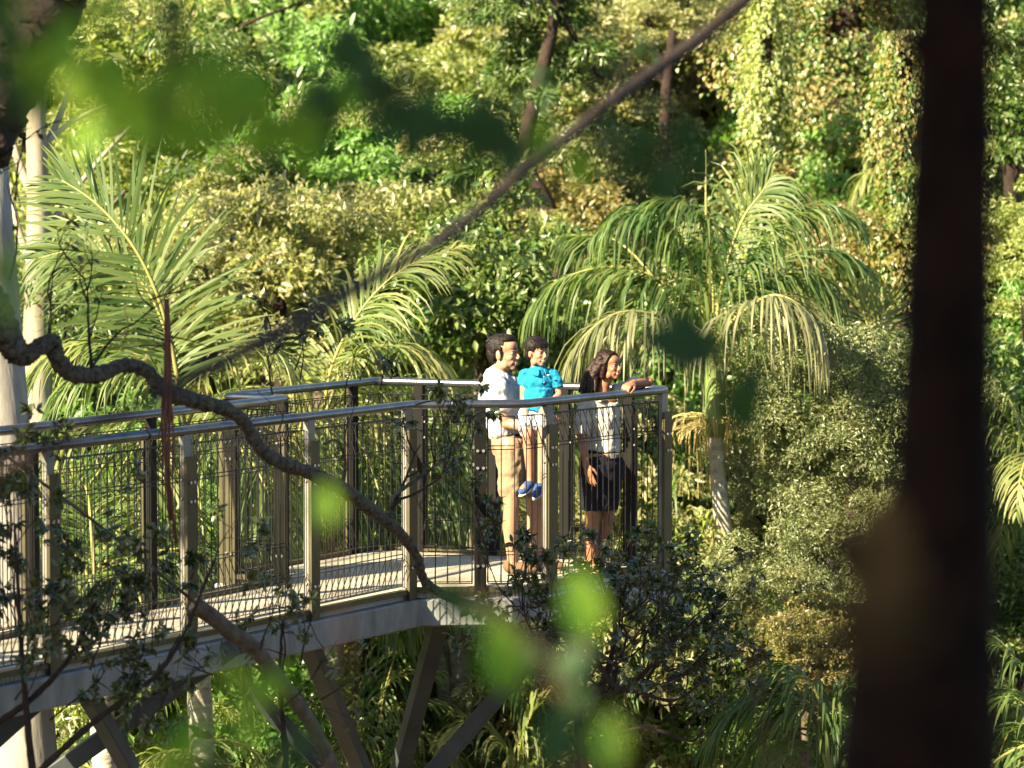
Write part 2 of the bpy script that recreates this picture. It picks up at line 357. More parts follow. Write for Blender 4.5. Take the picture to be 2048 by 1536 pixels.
# joint sleeves on the rail
def seg_px(P, Q, px):
    """point of segment PQ (in plan) seen at column px"""
    k = (px - 1024) / FPX
    # x = k * y (pitch is small; depth along y): solve P + t (Q-P)
    d = Q - P; t = (k * P[1] - P[0]) / (d[0] - k * d[1]); return P + t * d, t
for px in (290, 905):
    p, t = seg_px(NL, A, px) if px < 800 else seg_px(A, B, px)
    d = nrm(A - NL) if px < 800 else nrm(B - A)
    mb = MB(); mb.tube([v3(p - d * .012, RZ), v3(p + d * .012, RZ)], .0335, 14); mb.build('rail_joint', M['wire'], wk, True)
# decks
edge = lambda p, c, k: p + nrm(c - p) * k
cen = (A + B + T + C_ + D + E) / 6
mb = MB(); mb.prism([NL, A, E, FL], -.045, -.004); mb.build('deck_boards', M['deck'], wk)
mb = MB(); mb.prism([A, B, T, C_, D, E], -.045, 0); mb.build('deck_boards', M['deck'], wk)
# deck edge trim, edge beams
for i in range(len(POLY) - 1):
    P, Q = POLY[i], POLY[i + 1]; d = nrm(Q - P); n = np.array([d[1], -d[0]])          # outward
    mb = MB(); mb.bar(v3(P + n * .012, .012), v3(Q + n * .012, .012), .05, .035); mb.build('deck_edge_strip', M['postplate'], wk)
    mb = MB(); mb.bar(v3(P + n * .03 - d * .02, -.142), v3(Q + n * .03 + d * .02, -.142), .10, .19); mb.build('edge_beam', M['beam'], wk, bevel=.012)
for t in np.linspace(.05, .97, 9):
    P = NL + (A - NL) * t; k = (t * 7.2 - 1.0) / 6.2
    if k < 0: continue
    Q = FL + (E - FL) * min(k, 1)
    mb = MB(); mb.bar(v3(P, -.12), v3(Q, -.12), .06, .12); mb.build('cross_bearer', M['strut'], wk)
for t in (.15, .5, .85):
    P = A + (T - A) * t; Q = D + (C_ - D) * t
    mb = MB(); mb.bar(v3(P, -.13), v3(Q, -.13), .06, .12); mb.build('cross_bearer', M['strut'], wk)
# posts
bolt_me = None
def bolt(parent, p, n):
    global bolt_me
    if bolt_me is None:
        b = MB(); b.tube([(0, 0, 0), (0, 0, .012)], .011, 6); bolt_me = npmesh('bolt', b.v, b.f)
    q = Vector((n[0], n[1], 0)).to_track_quat('Z', 'Y')
    o = link('bolt', bolt_me, M['bolt'], None); o.parent = parent
    o.matrix_basis = Matrix.Translation(Vector(p)) @ q.to_matrix().to_4x4()
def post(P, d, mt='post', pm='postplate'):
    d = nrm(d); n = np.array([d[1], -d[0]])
    mb = MB(); mb.obox(v3(P, .565), v3(d * .040, 0), v3(n * .022, 0), (0, 0, .715)); pw = .040 if pm == 'post_shaded' else .052; po = mb.build('post', M[mt], wk, bevel=.004)
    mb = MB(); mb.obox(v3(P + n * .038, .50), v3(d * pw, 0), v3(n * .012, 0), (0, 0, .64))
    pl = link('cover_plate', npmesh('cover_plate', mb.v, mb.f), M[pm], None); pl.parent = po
    for z in (.98, .86, .18):
        for s in (-.02, .02):
            bolt(po, v3(P + n * .05 + d * s, z), n)
        bolt(po, v3(P - d * .040, z + .02), -d)
def panel(P, Q):
    """roll-top wire panel between two posts"""
    d = Q - P; Ls = np.linalg.norm(d); d = d / Ls; n = np.array([d[1], -d[0]])
    a = P + d * .055 - n * .004; b = Q - d * .055 - n * .004; Lp = np.linalg.norm(b - a)
    k = max(2, int(round(Lp / .076))); mb = MB(); r = .0036
    inn = -n * .075
    for i in range(k + 1):
        p = a + d * Lp * i / k
        mb.tube([v3(p, .255), v3(p + inn, .055), v3(p, .05), v3(p, 1.215), v3(p + inn, 1.21), v3(p, 1.005)], r, 4, caps=False)
    for z, off in ((.052, 0), (.055, 1), (.25, 0), (.275, 0), (.985, 0), (1.01, 0), (1.215, 0), (1.21, 1)):
        o = inn if off else n * .004
        mb.tube([v3(a + o, z), v3(b + o, z)], r, 4)
    mb.build('mesh_panel', M['wire'], wk)
posts = {}
def seg_posts(i, pxs=None, ts=None):
    P, Q = POLY[i], POLY[i + 1]; L_ = []
    for px in pxs or []:
        p, t = seg_px(P, Q, px); L_.append((t, p))
    for t in ts or []: L_.append((t, P + (Q - P) * t))
    posts[i] = [p for t, p in sorted(L_, key=lambda q: q[0])]
nlpx = [92, 368, 617]
seg_posts(0, nlpx + [-230, -600], [.985])
seg_posts(1, [960]); seg_posts(2, [1095], [.955]); seg_posts(3, [1258, 1130, 985, 838]); seg_posts(4, [706], [.97]); seg_posts(5, None, [.12, .9]); seg_posts(6, [300, 62, -300], None)
chain = []
for i in range(7):
    for p in posts[i]:
        d = POLY[i + 1] - POLY[i]; post(p, d, 'post' if i in (0, 2) else 'post_shaded', 'post_shaded' if i == 1 else 'postplate'); chain.append((i, p))
for (i, p), (j, q) in zip(chain[:-1], chain[1:]):
    if np.linalg.norm(q - p) < .12: continue
    if i == j or np.linalg.norm(q - p) < .3: panel(p, q)
    else:
        c = POLY[i + 1]
        if np.linalg.norm(c - p) > .16: panel(p, c)
        if np.linalg.norm(q - c) > .16: panel(c, q)
# raking struts under the platform
hub = at(765, 1640, 25.4)
def strut(a, b, wx=.115, wz=.115, name='strut', mat='strut'):
    mb = MB(); mb.bar(a, b, wx, wz); mb.build(name, M[mat], wk, bevel=.006)
strut(at(612, 1275, 23.25), hub + [0, 0, 0]); strut(at(880, 1235, 24.25), hub + [.03, -.03, 0]); strut(at(1150, 1215, 25.0), hub + [.06, .0, 0]); strut(at(500, 1380, 25.2) , hub + [-.06, .05, 0])
mb = MB(); mb.tube([hub + [0, 0, .1], hub + [0, 0, -6.6]], .16, 16); mb.build('support_column', M['beam'], wk, True)
strut(at(470, 1290, 22.0), at(60, 1580, 21.9)); strut(at(130, 1310, 20.8), at(262, 1540, 21.6), .1, .1); strut(at(90, 1385, 20.7), at(-60, 1520, 20.6))
hub2 = at(60, 1580, 21.9)
mb = MB(); mb.tube([hub2 + [0, 0, .1], hub2 + [0, 0, -6.6]], .15, 16); mb.build('support_column', M['beam'], wk, True)
mb = MB(); mb.tube([at(385, 1305, 22.2), at(500, 1288, 22.1)], .055, 14); mb.build('cross_pipe', M['strut'], wk, True)
# pale leaning pole behind the walkway
pb, pt = at(48, 1536, 22.9), at(-45, 329, 23.6)
base = pb + (pb - pt) / np.linalg.norm(pb - pt) * ((pb[2] - ground_z(pb[0], pb[1])) + .4)
mb = MB(); pth = np.linspace(base, pt, 24); mb.tube(pth, np.linspace(.27, .205, 24), 24)
o = empty('timber_pole', tuple(base)); tag(o, 'pale smooth timber pole standing behind the walkway handrail', 'pole')
mb.build('shaft', M['pole'], o, True)
mb = MB(); mb.tube([pt, pt + nrm(pt - base) * .03], [.215, .2], 24); mb.build('top_cap', M['beam'], o, True)


# ------------------------------------------------------------------ background trees
def limb_path(a, b, n=5, wob=.12):
    a = np.asarray(a, float); b = np.asarray(b, float); L_ = np.linalg.norm(b - a)
    P = np.linspace(a, b, n); P[1:-1] += RNG.normal(size=(n - 2, 3)) * wob * L_ * .35; return P
def tree(name, px, py, Y, s, var, mat, label, group=None, bark='bark', trunk_r=.11, limbs=9, rotz=None, z_s=1.0, xy=None):
    c = at(px, py, Y) if xy is None else np.array(xy, float)
    me = CR[var]; pts = CROWN_POINTS[me.name]
    bx = c[0] + RNG.uniform(-.5, .5) * s; by = c[1] + RNG.uniform(0, .5) * s; gz = ground_z(bx, by)
    root = empty(name, (bx, by, gz)); tag(root, label, 'tree', group)
    rz = RNG.uniform(0, 6.28) if rotz is None else rotz
    Mx = Matrix.Translation(Vector(c)) @ Matrix.Rotation(rz, 4, 'Z') @ Matrix.Diagonal((s, s, s * z_s, 1))
    o = link('crown', me, M[mat], root, M=Mx)
    mb = MB(); top = c + np.array([0, 0, .1 * s])
    P = spline([(bx, by, gz - .2), (bx + RNG.uniform(-.3, .3), by, (gz + c[2]) / 2), top - [0, 0, .9 * s], top], 12)
    mb.tube(P, np.linspace(trunk_r * 1.5, trunk_r * .55, 12) * s, 9, wob=.06)
    MxN = np.array(Mx)
    for k in RNG.choice(len(pts), min(limbs, len(pts)), replace=False):
        e = MxN[:3, :3] @ pts[k] + MxN[:3, 3]
        q = P[RNG.integers(7, 11)]
        mb.tube(limb_path(q, e), np.linspace(trunk_r * .4, trunk_r * .08, 5) * s, 6)
    mb.build('trunk', M[bark], root, True)
    return root
BT = [
 # px, py, Y, scale, crown, leaf, label
 (250, 90, 41, 1.15, 'airy', 'yellow', 'loose yellow-green tree with tangled pale branches above the upright palm frond'),
 (60, 120, 45, 1.2, 'small2', 'olive', 'olive tree behind the pale branching trunk'),
 (540, 80, 47, 1.25, 'spray', 'bright', 'tall light green tree with long drooping leaves'),
 (760, 40, 50, 1.2, 'small2', 'yellow', 'yellow-green tree crown beside the tall light green drooping tree'),
 (690, 300, 38, .62, 'broad', 'bright', 'vivid green broad-leaved tree in full sun'),
 (470, 270, 40, .75, 'spray', 'dark', 'dark narrow-leaved tree left of the vivid broad-leaved one'),
 (560, 380, 42, .8, 'broad', 'bright', 'mid green broad-leaved tree under the vivid sunlit one'),
 (560, 520, 35, .82, 'small', 'olive', 'rounded olive small-leaved tree behind the upright palm frond'),
 (780, 520, 36, .80, 'small', 'yellow', 'yellowish rounded small-leaved tree between the two left palms'),
 (770, 400, 40, .6, 'broad', 'grey', 'pale green shiny-leaved tree above the rounded olive tree'),
 (900, 210, 44, 1.0, 'small', 'yellow', 'golden-green dense crown catching the sun in the upper forest'),
 (960, 610, 33, .62, 'broad', 'dark', 'dark shiny-leaved shrub tree behind the man'),
 (930, 390, 41, .8, 'small2', 'yellow', 'thin yellow-green crown behind the dark leaning branch'),
 (1060, 80, 46, .85, 'spray', 'rust', 'brown tinged drooping tree in the middle of the forest'),
 (1240, 110, 43, 1.05, 'small', 'olive', 'large cream and olive crown with flower-like pale leaf tips'),
 (1420, 190, 44, .95, 'small', 'olive', 'olive crown between the cream tree and the ivy column'),
 (1260, 400, 40, .85, 'small', 'grey', 'grey-olive crown above the tall palm fronds'),
 (1100, 500, 39, .75, 'small2', 'rust', 'rusty olive crown behind the boy'),
 (1080, 330, 42, .8, 'airy', 'dark', 'dark sparse crown with visible limbs'),
 (1660, 470, 38, .55, 'broad', 'bright', 'bright green shiny broad-leaved tree right of the tall palm'),
 (1770, 520, 36, .7, 'small', 'rust', 'tan and olive fine-leaved tree beside the dark near trunk'),
 (1560, 330, 42, .8, 'broad', 'bright', 'light green tree at the foot of the ivy column'),
 (1705, 850, 29.5, .62, 'fine', 'grey', 'feathery grey-green bush tree right of the tall palm trunk'),
 (1620, 1020, 30.5, .55, 'fine', 'grey', 'lower grey-green feathery bush beside the palm trunk base'),
 (1800, 800, 30.4, .45, 'fine', 'dark', 'dark feathery bush under the fan-shaped fronds'),
 (1610, 1210, 28.8, .52, 'fine', 'grey', 'soft grey-olive bush low down below the palm trunk'),
 (1610, 1290, 28.2, .34, 'small', 'rust', 'orange-tipped olive bush in front of the soft grey-olive one'),
 (1470, 1330, 29.5, .5, 'feather', 'dark', 'shaded fine-leaved bush behind the glossy shrub'),
 (1520, 960, 34.5, .6, 'broad', 'dark', 'dark green undergrowth tree behind the tall palm trunk'),
 (1330, 930, 36, .75, 'broad', 'bright', 'green leafy tree behind the end of the platform'),
 (2010, 520, 35, .7, 'small', 'yellow', 'light yellow-green tree right of the dark near trunk'),
 (2020, 210, 38, .8, 'airy', 'dark', 'dark airy tree right of the dark near trunk'),
 (2040, 800, 34, .65, 'small', 'bright', 'green tree low on the right of the dark near trunk'),
 (2030, 1180, 32, .65, 'small2', 'dark', 'dark shaded tree at the right below the fronds'),
 (900, 720, 37, .8, 'small', 'yellow', 'sunlit yellow crown just above the far handrail'),
 (1180, 700, 38, .8, 'small', 'yellow', 'sunlit yellow-green crown behind the woman'),
 (420, 620, 38, .8, 'small2', 'yellow', 'pale yellow-green crown seen through the upright palm frond'),
 (180, 480, 40, .95, 'small2', 'yellow', 'hazy yellow-green crown behind the pale branching trunk'),
 (160, 820, 34, .8, 'spray', 'dark', 'dark narrow-leaved tree behind the left end of the walkway'),
 (1350, 720, 38, .9, 'small', 'olive', 'olive crown behind the tall palm'),
 (1500, 620, 40, .9, 'spray', 'bright', 'bright tree behind the tall palm fronds'),
 (1880, 900, 33, .8, 'small2', 'dark', 'dark tree hidden behind the near trunk'),
 (1860, 300, 40, 1.0, 'small', 'olive', 'olive tree partly hidden by the near trunk'),
]
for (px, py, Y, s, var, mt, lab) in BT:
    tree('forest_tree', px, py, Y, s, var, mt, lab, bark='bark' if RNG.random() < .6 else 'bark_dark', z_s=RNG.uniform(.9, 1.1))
# lower forest seen under and through the walkway
LOW = [(120, 1120, 31), (360, 1050, 32), (620, 1000, 34), (900, 1000, 34), (1150, 1000, 33), (200, 1420, 29), (480, 1400, 29.5), (760, 1330, 31), (960, 1420, 30.5), (1200, 1360, 29.5), (1400, 1400, 30), (1620, 1420, 29), (1900, 1400, 31), (700, 1560, 29)]
for i, (px, py, Y) in enumerate(LOW):
    tree('understorey_tree', px, py, Y, RNG.uniform(.55, .75), ('small2', 'spray', 'broad', 'feather')[i % 4], ('yellow', 'bright', 'yellow', 'dark', 'olive')[i % 5],
         {'yellow': 'yellow-green', 'bright': 'fresh green', 'dark': 'dark green', 'olive': 'olive'}[('yellow', 'bright', 'yellow', 'dark', 'olive')[i % 5]] + ' ' + ('small-leaved', 'drooping', 'broad-leaved', 'feathery')[i % 4] + ' understorey tree low in the gully under the walkway', 'understorey trees in the gully')
k = 0
for Y in (50, 56):
    for px in range(-250, 2400, 330):
        for py in ((-40, 330, 650, 960) if Y == 50 else (120, 480)):
            k += 1
            tree('far_tree', px + RNG.uniform(-90, 90), py + RNG.uniform(-70, 70), Y + RNG.uniform(-2, 3), RNG.uniform(1.15, 1.5), ('small', 'small2', 'broad', 'spray')[k % 4],
                 ('yellow', 'olive', 'bright', 'yellow', 'dark')[k % 5], 'blurred ' + ('yellow-green', 'olive', 'fresh green', 'yellow-green', 'dark green')[k % 5] + ' ' + ('dense', 'loose', 'broad-leaved', 'drooping')[k % 4] + ' tree crown far back on the forest slope', 'far trees on the forest slope', limbs=4)
# distant mass of forest that closes the view
n = 60000
X = RNG.uniform(-26, 26, n); Z = RNG.uniform(-9, 22, n); Yy = 66 + 2.2 * np.sin(X * .7) * np.cos(Z * .6 + X * .3) + 1.3 * np.sin(X * 1.9 + Z * 1.3) + RNG.uniform(-.8, .8, n)
V, F = leaves_np(np.stack([X, Yy, Z], 1), unit(n) + np.array([0, 0, -.3]), unit(n) + np.array([0, -.8, .6]), RNG.uniform(.25, .5, n), RNG.uniform(.14, .28, n))
tag(link('distant_forest', trimesh('distant_forest', V, F), M['yellow']), 'blurred mass of forest closing the slope far behind', 'forest', kind='stuff')

# pale branching trunk at left
def pale_tree():
    c = at(75, 400, 33); gx, gy = c[0], c[1]; gz = ground_z(gx, gy)
    root = empty('pale_tree', (gx, gy, gz)); tag(root, 'pale cream-barked tree with forking bare limbs behind the timber pole', 'tree')
    mb = MB()
    tr = spline([(gx, gy, gz - .2), at(78, 900, 33), at(74, 650, 33), at(78, 420, 33), at(72, 250, 33), at(80, 60, 33), at(100, -120, 33)], 40)
    mb.tube(tr, np.linspace(.17, .055, 40), 12, wob=.05)
    mb.build('trunk', M['bark_pale'], root, True)
    for a, b, c2, r in [((76, 420), (30, 300), (10, 180), .05), ((76, 560), (40, 470), (20, 380), .05), ((74, 330), (120, 230), (160, 120), .045), ((76, 650), (130, 520), (250, 380), .04), ((80, 200), (40, 120), (20, 0), .04),
                        ((74, 300), (150, 240), (240, 200), .035), ((76, 480), (190, 330), (300, 210), .035)]:
        m2 = MB(); m2.tube(spline([at(*a, 33), at(*b, 33.2), at(*c2, 33.4)], 10), np.linspace(r, r * .4, 10), 8); m2.build('limb', M['bark_pale'], root, True)
    V = CR['airy']; link('crown', V, M['yellow'], root, M=Matrix.Translation(Vector(at(120, 20, 34.5))) @ Matrix.Diagonal((.55, .5, .45, 1)))
pale_tree()
# dark trunks in the middle distance
def bare(name, pts, Y, r0, r1, bark, label, crown=None):
    P = [at(p[0], p[1], Y) for p in pts]; g = P[0].copy(); gz = ground_z(g[0], g[1])
    root = empty(name, (g[0], g[1], gz)); tag(root, label, 'tree')
    mb = MB(); S = spline([(g[0], g[1], gz - .2)] + P, 30); mb.tube(S, np.linspace(r0 * 1.3, r1, 30), 10, wob=.06); mb.build('trunk', M[bark], root, True)
    if crown:
        cx, cy, cs, var, mt = crown
        link('crown', CR[var], M[mt], root, M=Matrix.Translation(Vector(at(cx, cy, Y + .6))) @ Matrix.Diagonal((cs, cs, cs, 1)))
        for k in range(8):
            e = CROWN_POINTS[CR[var].name][k * 3] * cs + at(cx, cy, Y + .6)
            m2 = MB(); m2.tube(limb_path(S[25], e), np.linspace(r1 * .8, .012, 5), 6); m2.build('limb', M[bark], root, True)
bare('dark_trunk_tree', [(1125, 900), (1120, 560), (1095, 420), (1050, 320), (1080, 160), (1110, 20), (1100, -120)], 38, .11, .05, 'bark_dark', 'tree with dark trunk rising in the middle of the forest behind the boy', (1090, 40, .6, 'spray', 'dark'))
bare('dark_trunk_tree', [(925, 900), (935, 560), (950, 480), (850, 380), (780, 280)], 39, .10, .04, 'bark_dark', 'thin dark forking trunk behind the man', (760, 270, .35, 'airy', 'dark'))
bare('brown_trunk_tree', [(1345, 600), (1340, 330), (1330, 240), (1345, 60)], 41, .12, .05, 'bark_dark', 'slim brown trunk among the cream and olive crowns', (1345, 40, .5, 'small2', 'olive'))
bare('dark_trunk_tree', [(700, 1700), (690, 1560), (720, 1380), (735, 1300)], 29, .1, .05, 'bark_dark', 'short dark stem in the undergrowth below the platform', (735, 1270, .2, 'airy', 'dark'))
# ivy covered trees
def ivy(px, y0, y1, Y, rad, n, mat, label, rx=1):
    a = at(px, y1, Y); b = at(px, y0, Y); h = b[2] - a[2]; gz = ground_z(a[0], a[1])
    root = empty('ivy_tree', (a[0], a[1], gz)); tag(root, label, 'tree')
    mb = MB(); mb.tube(np.linspace((a[0], a[1], gz - .2), b, 10), np.linspace(rad * .5, rad * .35, 10), 10); mb.build('trunk', M['bark_dark'], root, True)
    link('ivy_leaves', ivy_mesh('ivy_leaves', rad, h, n), M[mat], root, M=Matrix.Translation(Vector(a)) @ Matrix.Diagonal((rx, 1, 1, 1)))
ivy(1535, -250, 560, 37, .17, 14000, 'yellow', 'narrow column of pale ivy leaves on a sunlit trunk')
ivy(1690, -250, 480, 39, .62, 46000, 'ivy', 'broad trunk clothed in dark ivy beside the near dark trunk', 1.3)
ivy(1810, 60, 620, 35, .22, 14000, 'ivy', 'slim ivy stem at the edge of the near dark trunk')

# ------------------------------------------------------------------ palms
def frond_arrays(P, L, n, face=None, droop=.6, ang=(62, 28), w=.03, gap=0.0, curl=0.0):
    """P rachis points (k,3) -> list of leaflet vertex strips"""
    P = np.asarray(P, float); S = spline(P, 60); T_ = np.gradient(S, axis=0); T_ /= np.linalg.norm(T_, axis=1, keepdims=True)
    strips = []
    for i in range(n):
        u = .10 + .90 * (i + .5) / n; k = min(59, int(u * 59)); p = S[k]; t = T_[k]
        f = np.array([0, 0, 1.0]) if face is None else nrm(face)
        sd = np.cross(t, f); sd = nrm(sd) if np.linalg.norm(sd) > .05 else np.array([1.0, 0, 0])
        a = math.radians(ang[0] + (ang[1] - ang[0]) * u)
        ln = L * (math.sin(math.pi * min(1, .18 + .80 * u)) ** .6) * RNG.uniform(.78, 1.1)
        for s in (-1, 1):
            if RNG.random() < max(gap, .05): continue
            d = nrm(t * math.cos(a + RNG.normal() * .06) + s * sd * math.sin(a) + RNG.normal(size=3) * .10 + nrm(np.cross(sd, t)) * .12)
            q = p.copy(); pts = [q.copy()]; m = 5; bend = 1.0 if RNG.random() > .14 else RNG.uniform(1.6, 3.2)
            for j in range(m):
                d = nrm(d + np.array([0, 0, -(droop * bend + (.35 if bend > 1 else 0)) * (j + .6) / m * .75]) + RNG.normal(size=3) * .02)
                q = q + d * ln / m; pts.append(q.copy())
            pts = np.array(pts); wd = w * np.array([.45, .9, 1, .85, .55, .05]) * RNG.uniform(.85, 1.15)
            side = np.cross(np.gradient(pts, axis=0), f * .6 + np.cross(sd, t) * .4 + RNG.normal(size=3) * .25); side /= np.maximum(np.linalg.norm(side, axis=1, keepdims=True), 1e-9)
            strips.append((pts, side, wd))
    return S, strips
def strips_mesh(name, strips):
    V = []; F = []
    for pts, side, wd in strips:
        b = len(V)
        for p, s, w_ in zip(pts, side, wd): V.append(p - s * w_ / 2); V.append(p + s * w_ / 2)
        for j in range(len(pts) - 1):
            F.append((b + 2 * j, b + 2 * j + 1, b + 2 * j + 3)); F.append((b + 2 * j, b + 2 * j + 3, b + 2 * j + 2))
    return trimesh(name, np.array(V), np.array(F))
def frond(root, P, L, n, mat='palm', rach=.018, split=False, **kw):
    S, st = frond_arrays(P, L, n, **kw)
    mb = MB(); mb.tube(S[::3], np.linspace(rach, rach * .25, len(S[::3])), 6)
    if split:                    # every leaflet a piece of its own
        fr = mb.build('frond', M['rachis'], root, True)
        for s in st:
            o = link('leaflet', strips_mesh('leaflet', [s]), M[mat]); o.parent = fr
        return fr
    fr = link('frond', strips_mesh('frond', st), M[mat], root)
    m = npmesh('rachis', mb.v, mb.f, True); o = link('rachis', m, M['rachis']); o.parent = fr
    return fr
def rnd_frond(root, base, az, el, Lr, L, n, mat='palm', sag=1.0, **kw):
    d = np.array([math.cos(az) * math.cos(el), math.sin(az) * math.cos(el), math.sin(el)]); q = np.array(base, float); P = [q.copy()]
    for j in range(6):
        d = nrm(d + np.array([0, 0, -.16 * sag * (j + .5)])); q = q + d * Lr / 6; P.append(q.copy())
    return frond(root, P, L, n, mat, **kw)
def palm_root(name, px, py, Y, label, trunk_r=.09, top=None, bark='bark_palm'):
    c = at(px, py, Y); gz = ground_z(c[0], c[1]); root = empty(name, (c[0], c[1], gz)); tag(root, label, 'palm')
    P = spline([(c[0], c[1], gz - .2), (c[0] + .15, c[1], (gz + c[2]) / 2), c], 20)
    mb = MB(); mb.tube(P, np.linspace(trunk_r * 1.25, trunk_r, 20), 12, wob=.03); mb.build('trunk', M[bark], root, True)
    return root, c
def pth(pts, Y):
    return [at(p[0], p[1], Y + (p[2] if len(p) > 2 else 0)) for p in pts]
# left palm with the big upright frond
r1, c1 = palm_root('palm_tree', 372, 860, 27.0, 'palm with one big upright feather frond behind the left handrail')
frond(r1, pth([(368, 850), (345, 700, -.1), (315, 590, -.2), (265, 490, -.2), (190, 405, -.1), (110, 352, 0)], 26.6), .98, 56, 'palm', .022, split=True, face=(.1, -1, .1), droop=.15, ang=(78, 22), w=.025)
frond(r1, pth([(368, 850), (300, 730), (220, 690), (120, 700), (60, 760)], 26.6), .85, 57, 'palm_yellow', droop=1.0, w=.026)
frond(r1, pth([(368, 850), (330, 760), (250, 720), (150, 760), (90, 860)], 26.0), .8, 54, 'palm', droop=1.1, w=.026)
frond(r1, pth([(375, 850), (430, 730), (500, 690), (560, 720), (600, 790)], 26.9), .8, 51, 'palm_yellow', droop=.9, w=.024)
frond(r1, pth([(370, 850), (340, 690), (280, 560), (180, 500), (60, 520)], 28.0), .9, 54, 'palm', face=(0, -1, .6), droop=.5, w=.026)
for az, el in [(3.3, .3), (2.6, -.1), (4.4, -.1), (5.4, .1), (.2, .2), (3.9, -.5), (5.0, -.6), (3.0, -.8), (.9, .2)]:
    rnd_frond(r1, c1, az, el, 2.0, .8, 50, 'palm' if RNG.random() < .6 else 'palm_yellow', w=.026, droop=.9)
# palm behind the fence at left, seen through the wires
r1b, c1b = palm_root('palm_tree', 190, 1180, 25.4, 'low palm with dark arching fronds behind the wire panels')
for az, el in [(2.4, .9), (1.2, .9), (.3, .7), (3.4, .6), (4.2, .5), (5.2, .5), (.0, .2), (2.9, .2), (1.8, 1.2)]:
    rnd_frond(r1b, c1b, az, el, 1.7, .7, 48, 'palm', sag=1.1, w=.026, droop=.8)
# centre palm behind the rail
r2, c2 = palm_root('palm_tree', 640, 830, 29.0, 'palm with an arching yellow-green frond rising above the far handrail')
frond(r2, pth([(645, 830), (668, 720), (730, 610), (810, 535), (925, 490, .2)], 28.6), .72, 63, 'palm_yellow', face=(0, -.5, 1), droop=.75, w=.024)
frond(r2, pth([(650, 830), (700, 720), (780, 690), (860, 715), (905, 770)], 28.4), .75, 57, 'palm_yellow', droop=.9, w=.024)
frond(r2, pth([(645, 830), (690, 700), (750, 650), (820, 660)], 29.3), .7, 51, 'palm_yellow', droop=.8, w=.024)
for az, el in [(5.9, .2), (5.2, .0), (4.6, .3), (4.0, 0), (3.4, .4), (.4, .6), (2.5, .5), (5.5, -.6), (4.4, -.6), (.0, -.3), (3.5, -.5), (6.1, -.8)]:
    rnd_frond(r2, c2, az, el, 2.1, .9, 54, 'palm_yellow' if RNG.random() < .6 else 'palm', w=.024, droop=1.2)
r2b, c2b = palm_root('palm_tree', 900, 900, 29.5, 'palm with long hanging leaflets behind the platform wires')
for az, el in [(5.9, .5), (5.2, .3), (4.6, .5), (4.0, .3), (3.4, .6), (.4, .6), (2.5, .5), (5.5, -.3), (4.4, -.3)]:
    rnd_frond(r2b, c2b, az, el, 1.9, .85, 52, 'palm' if RNG.random() < .6 else 'palm_yellow', w=.024, droop=1.2)
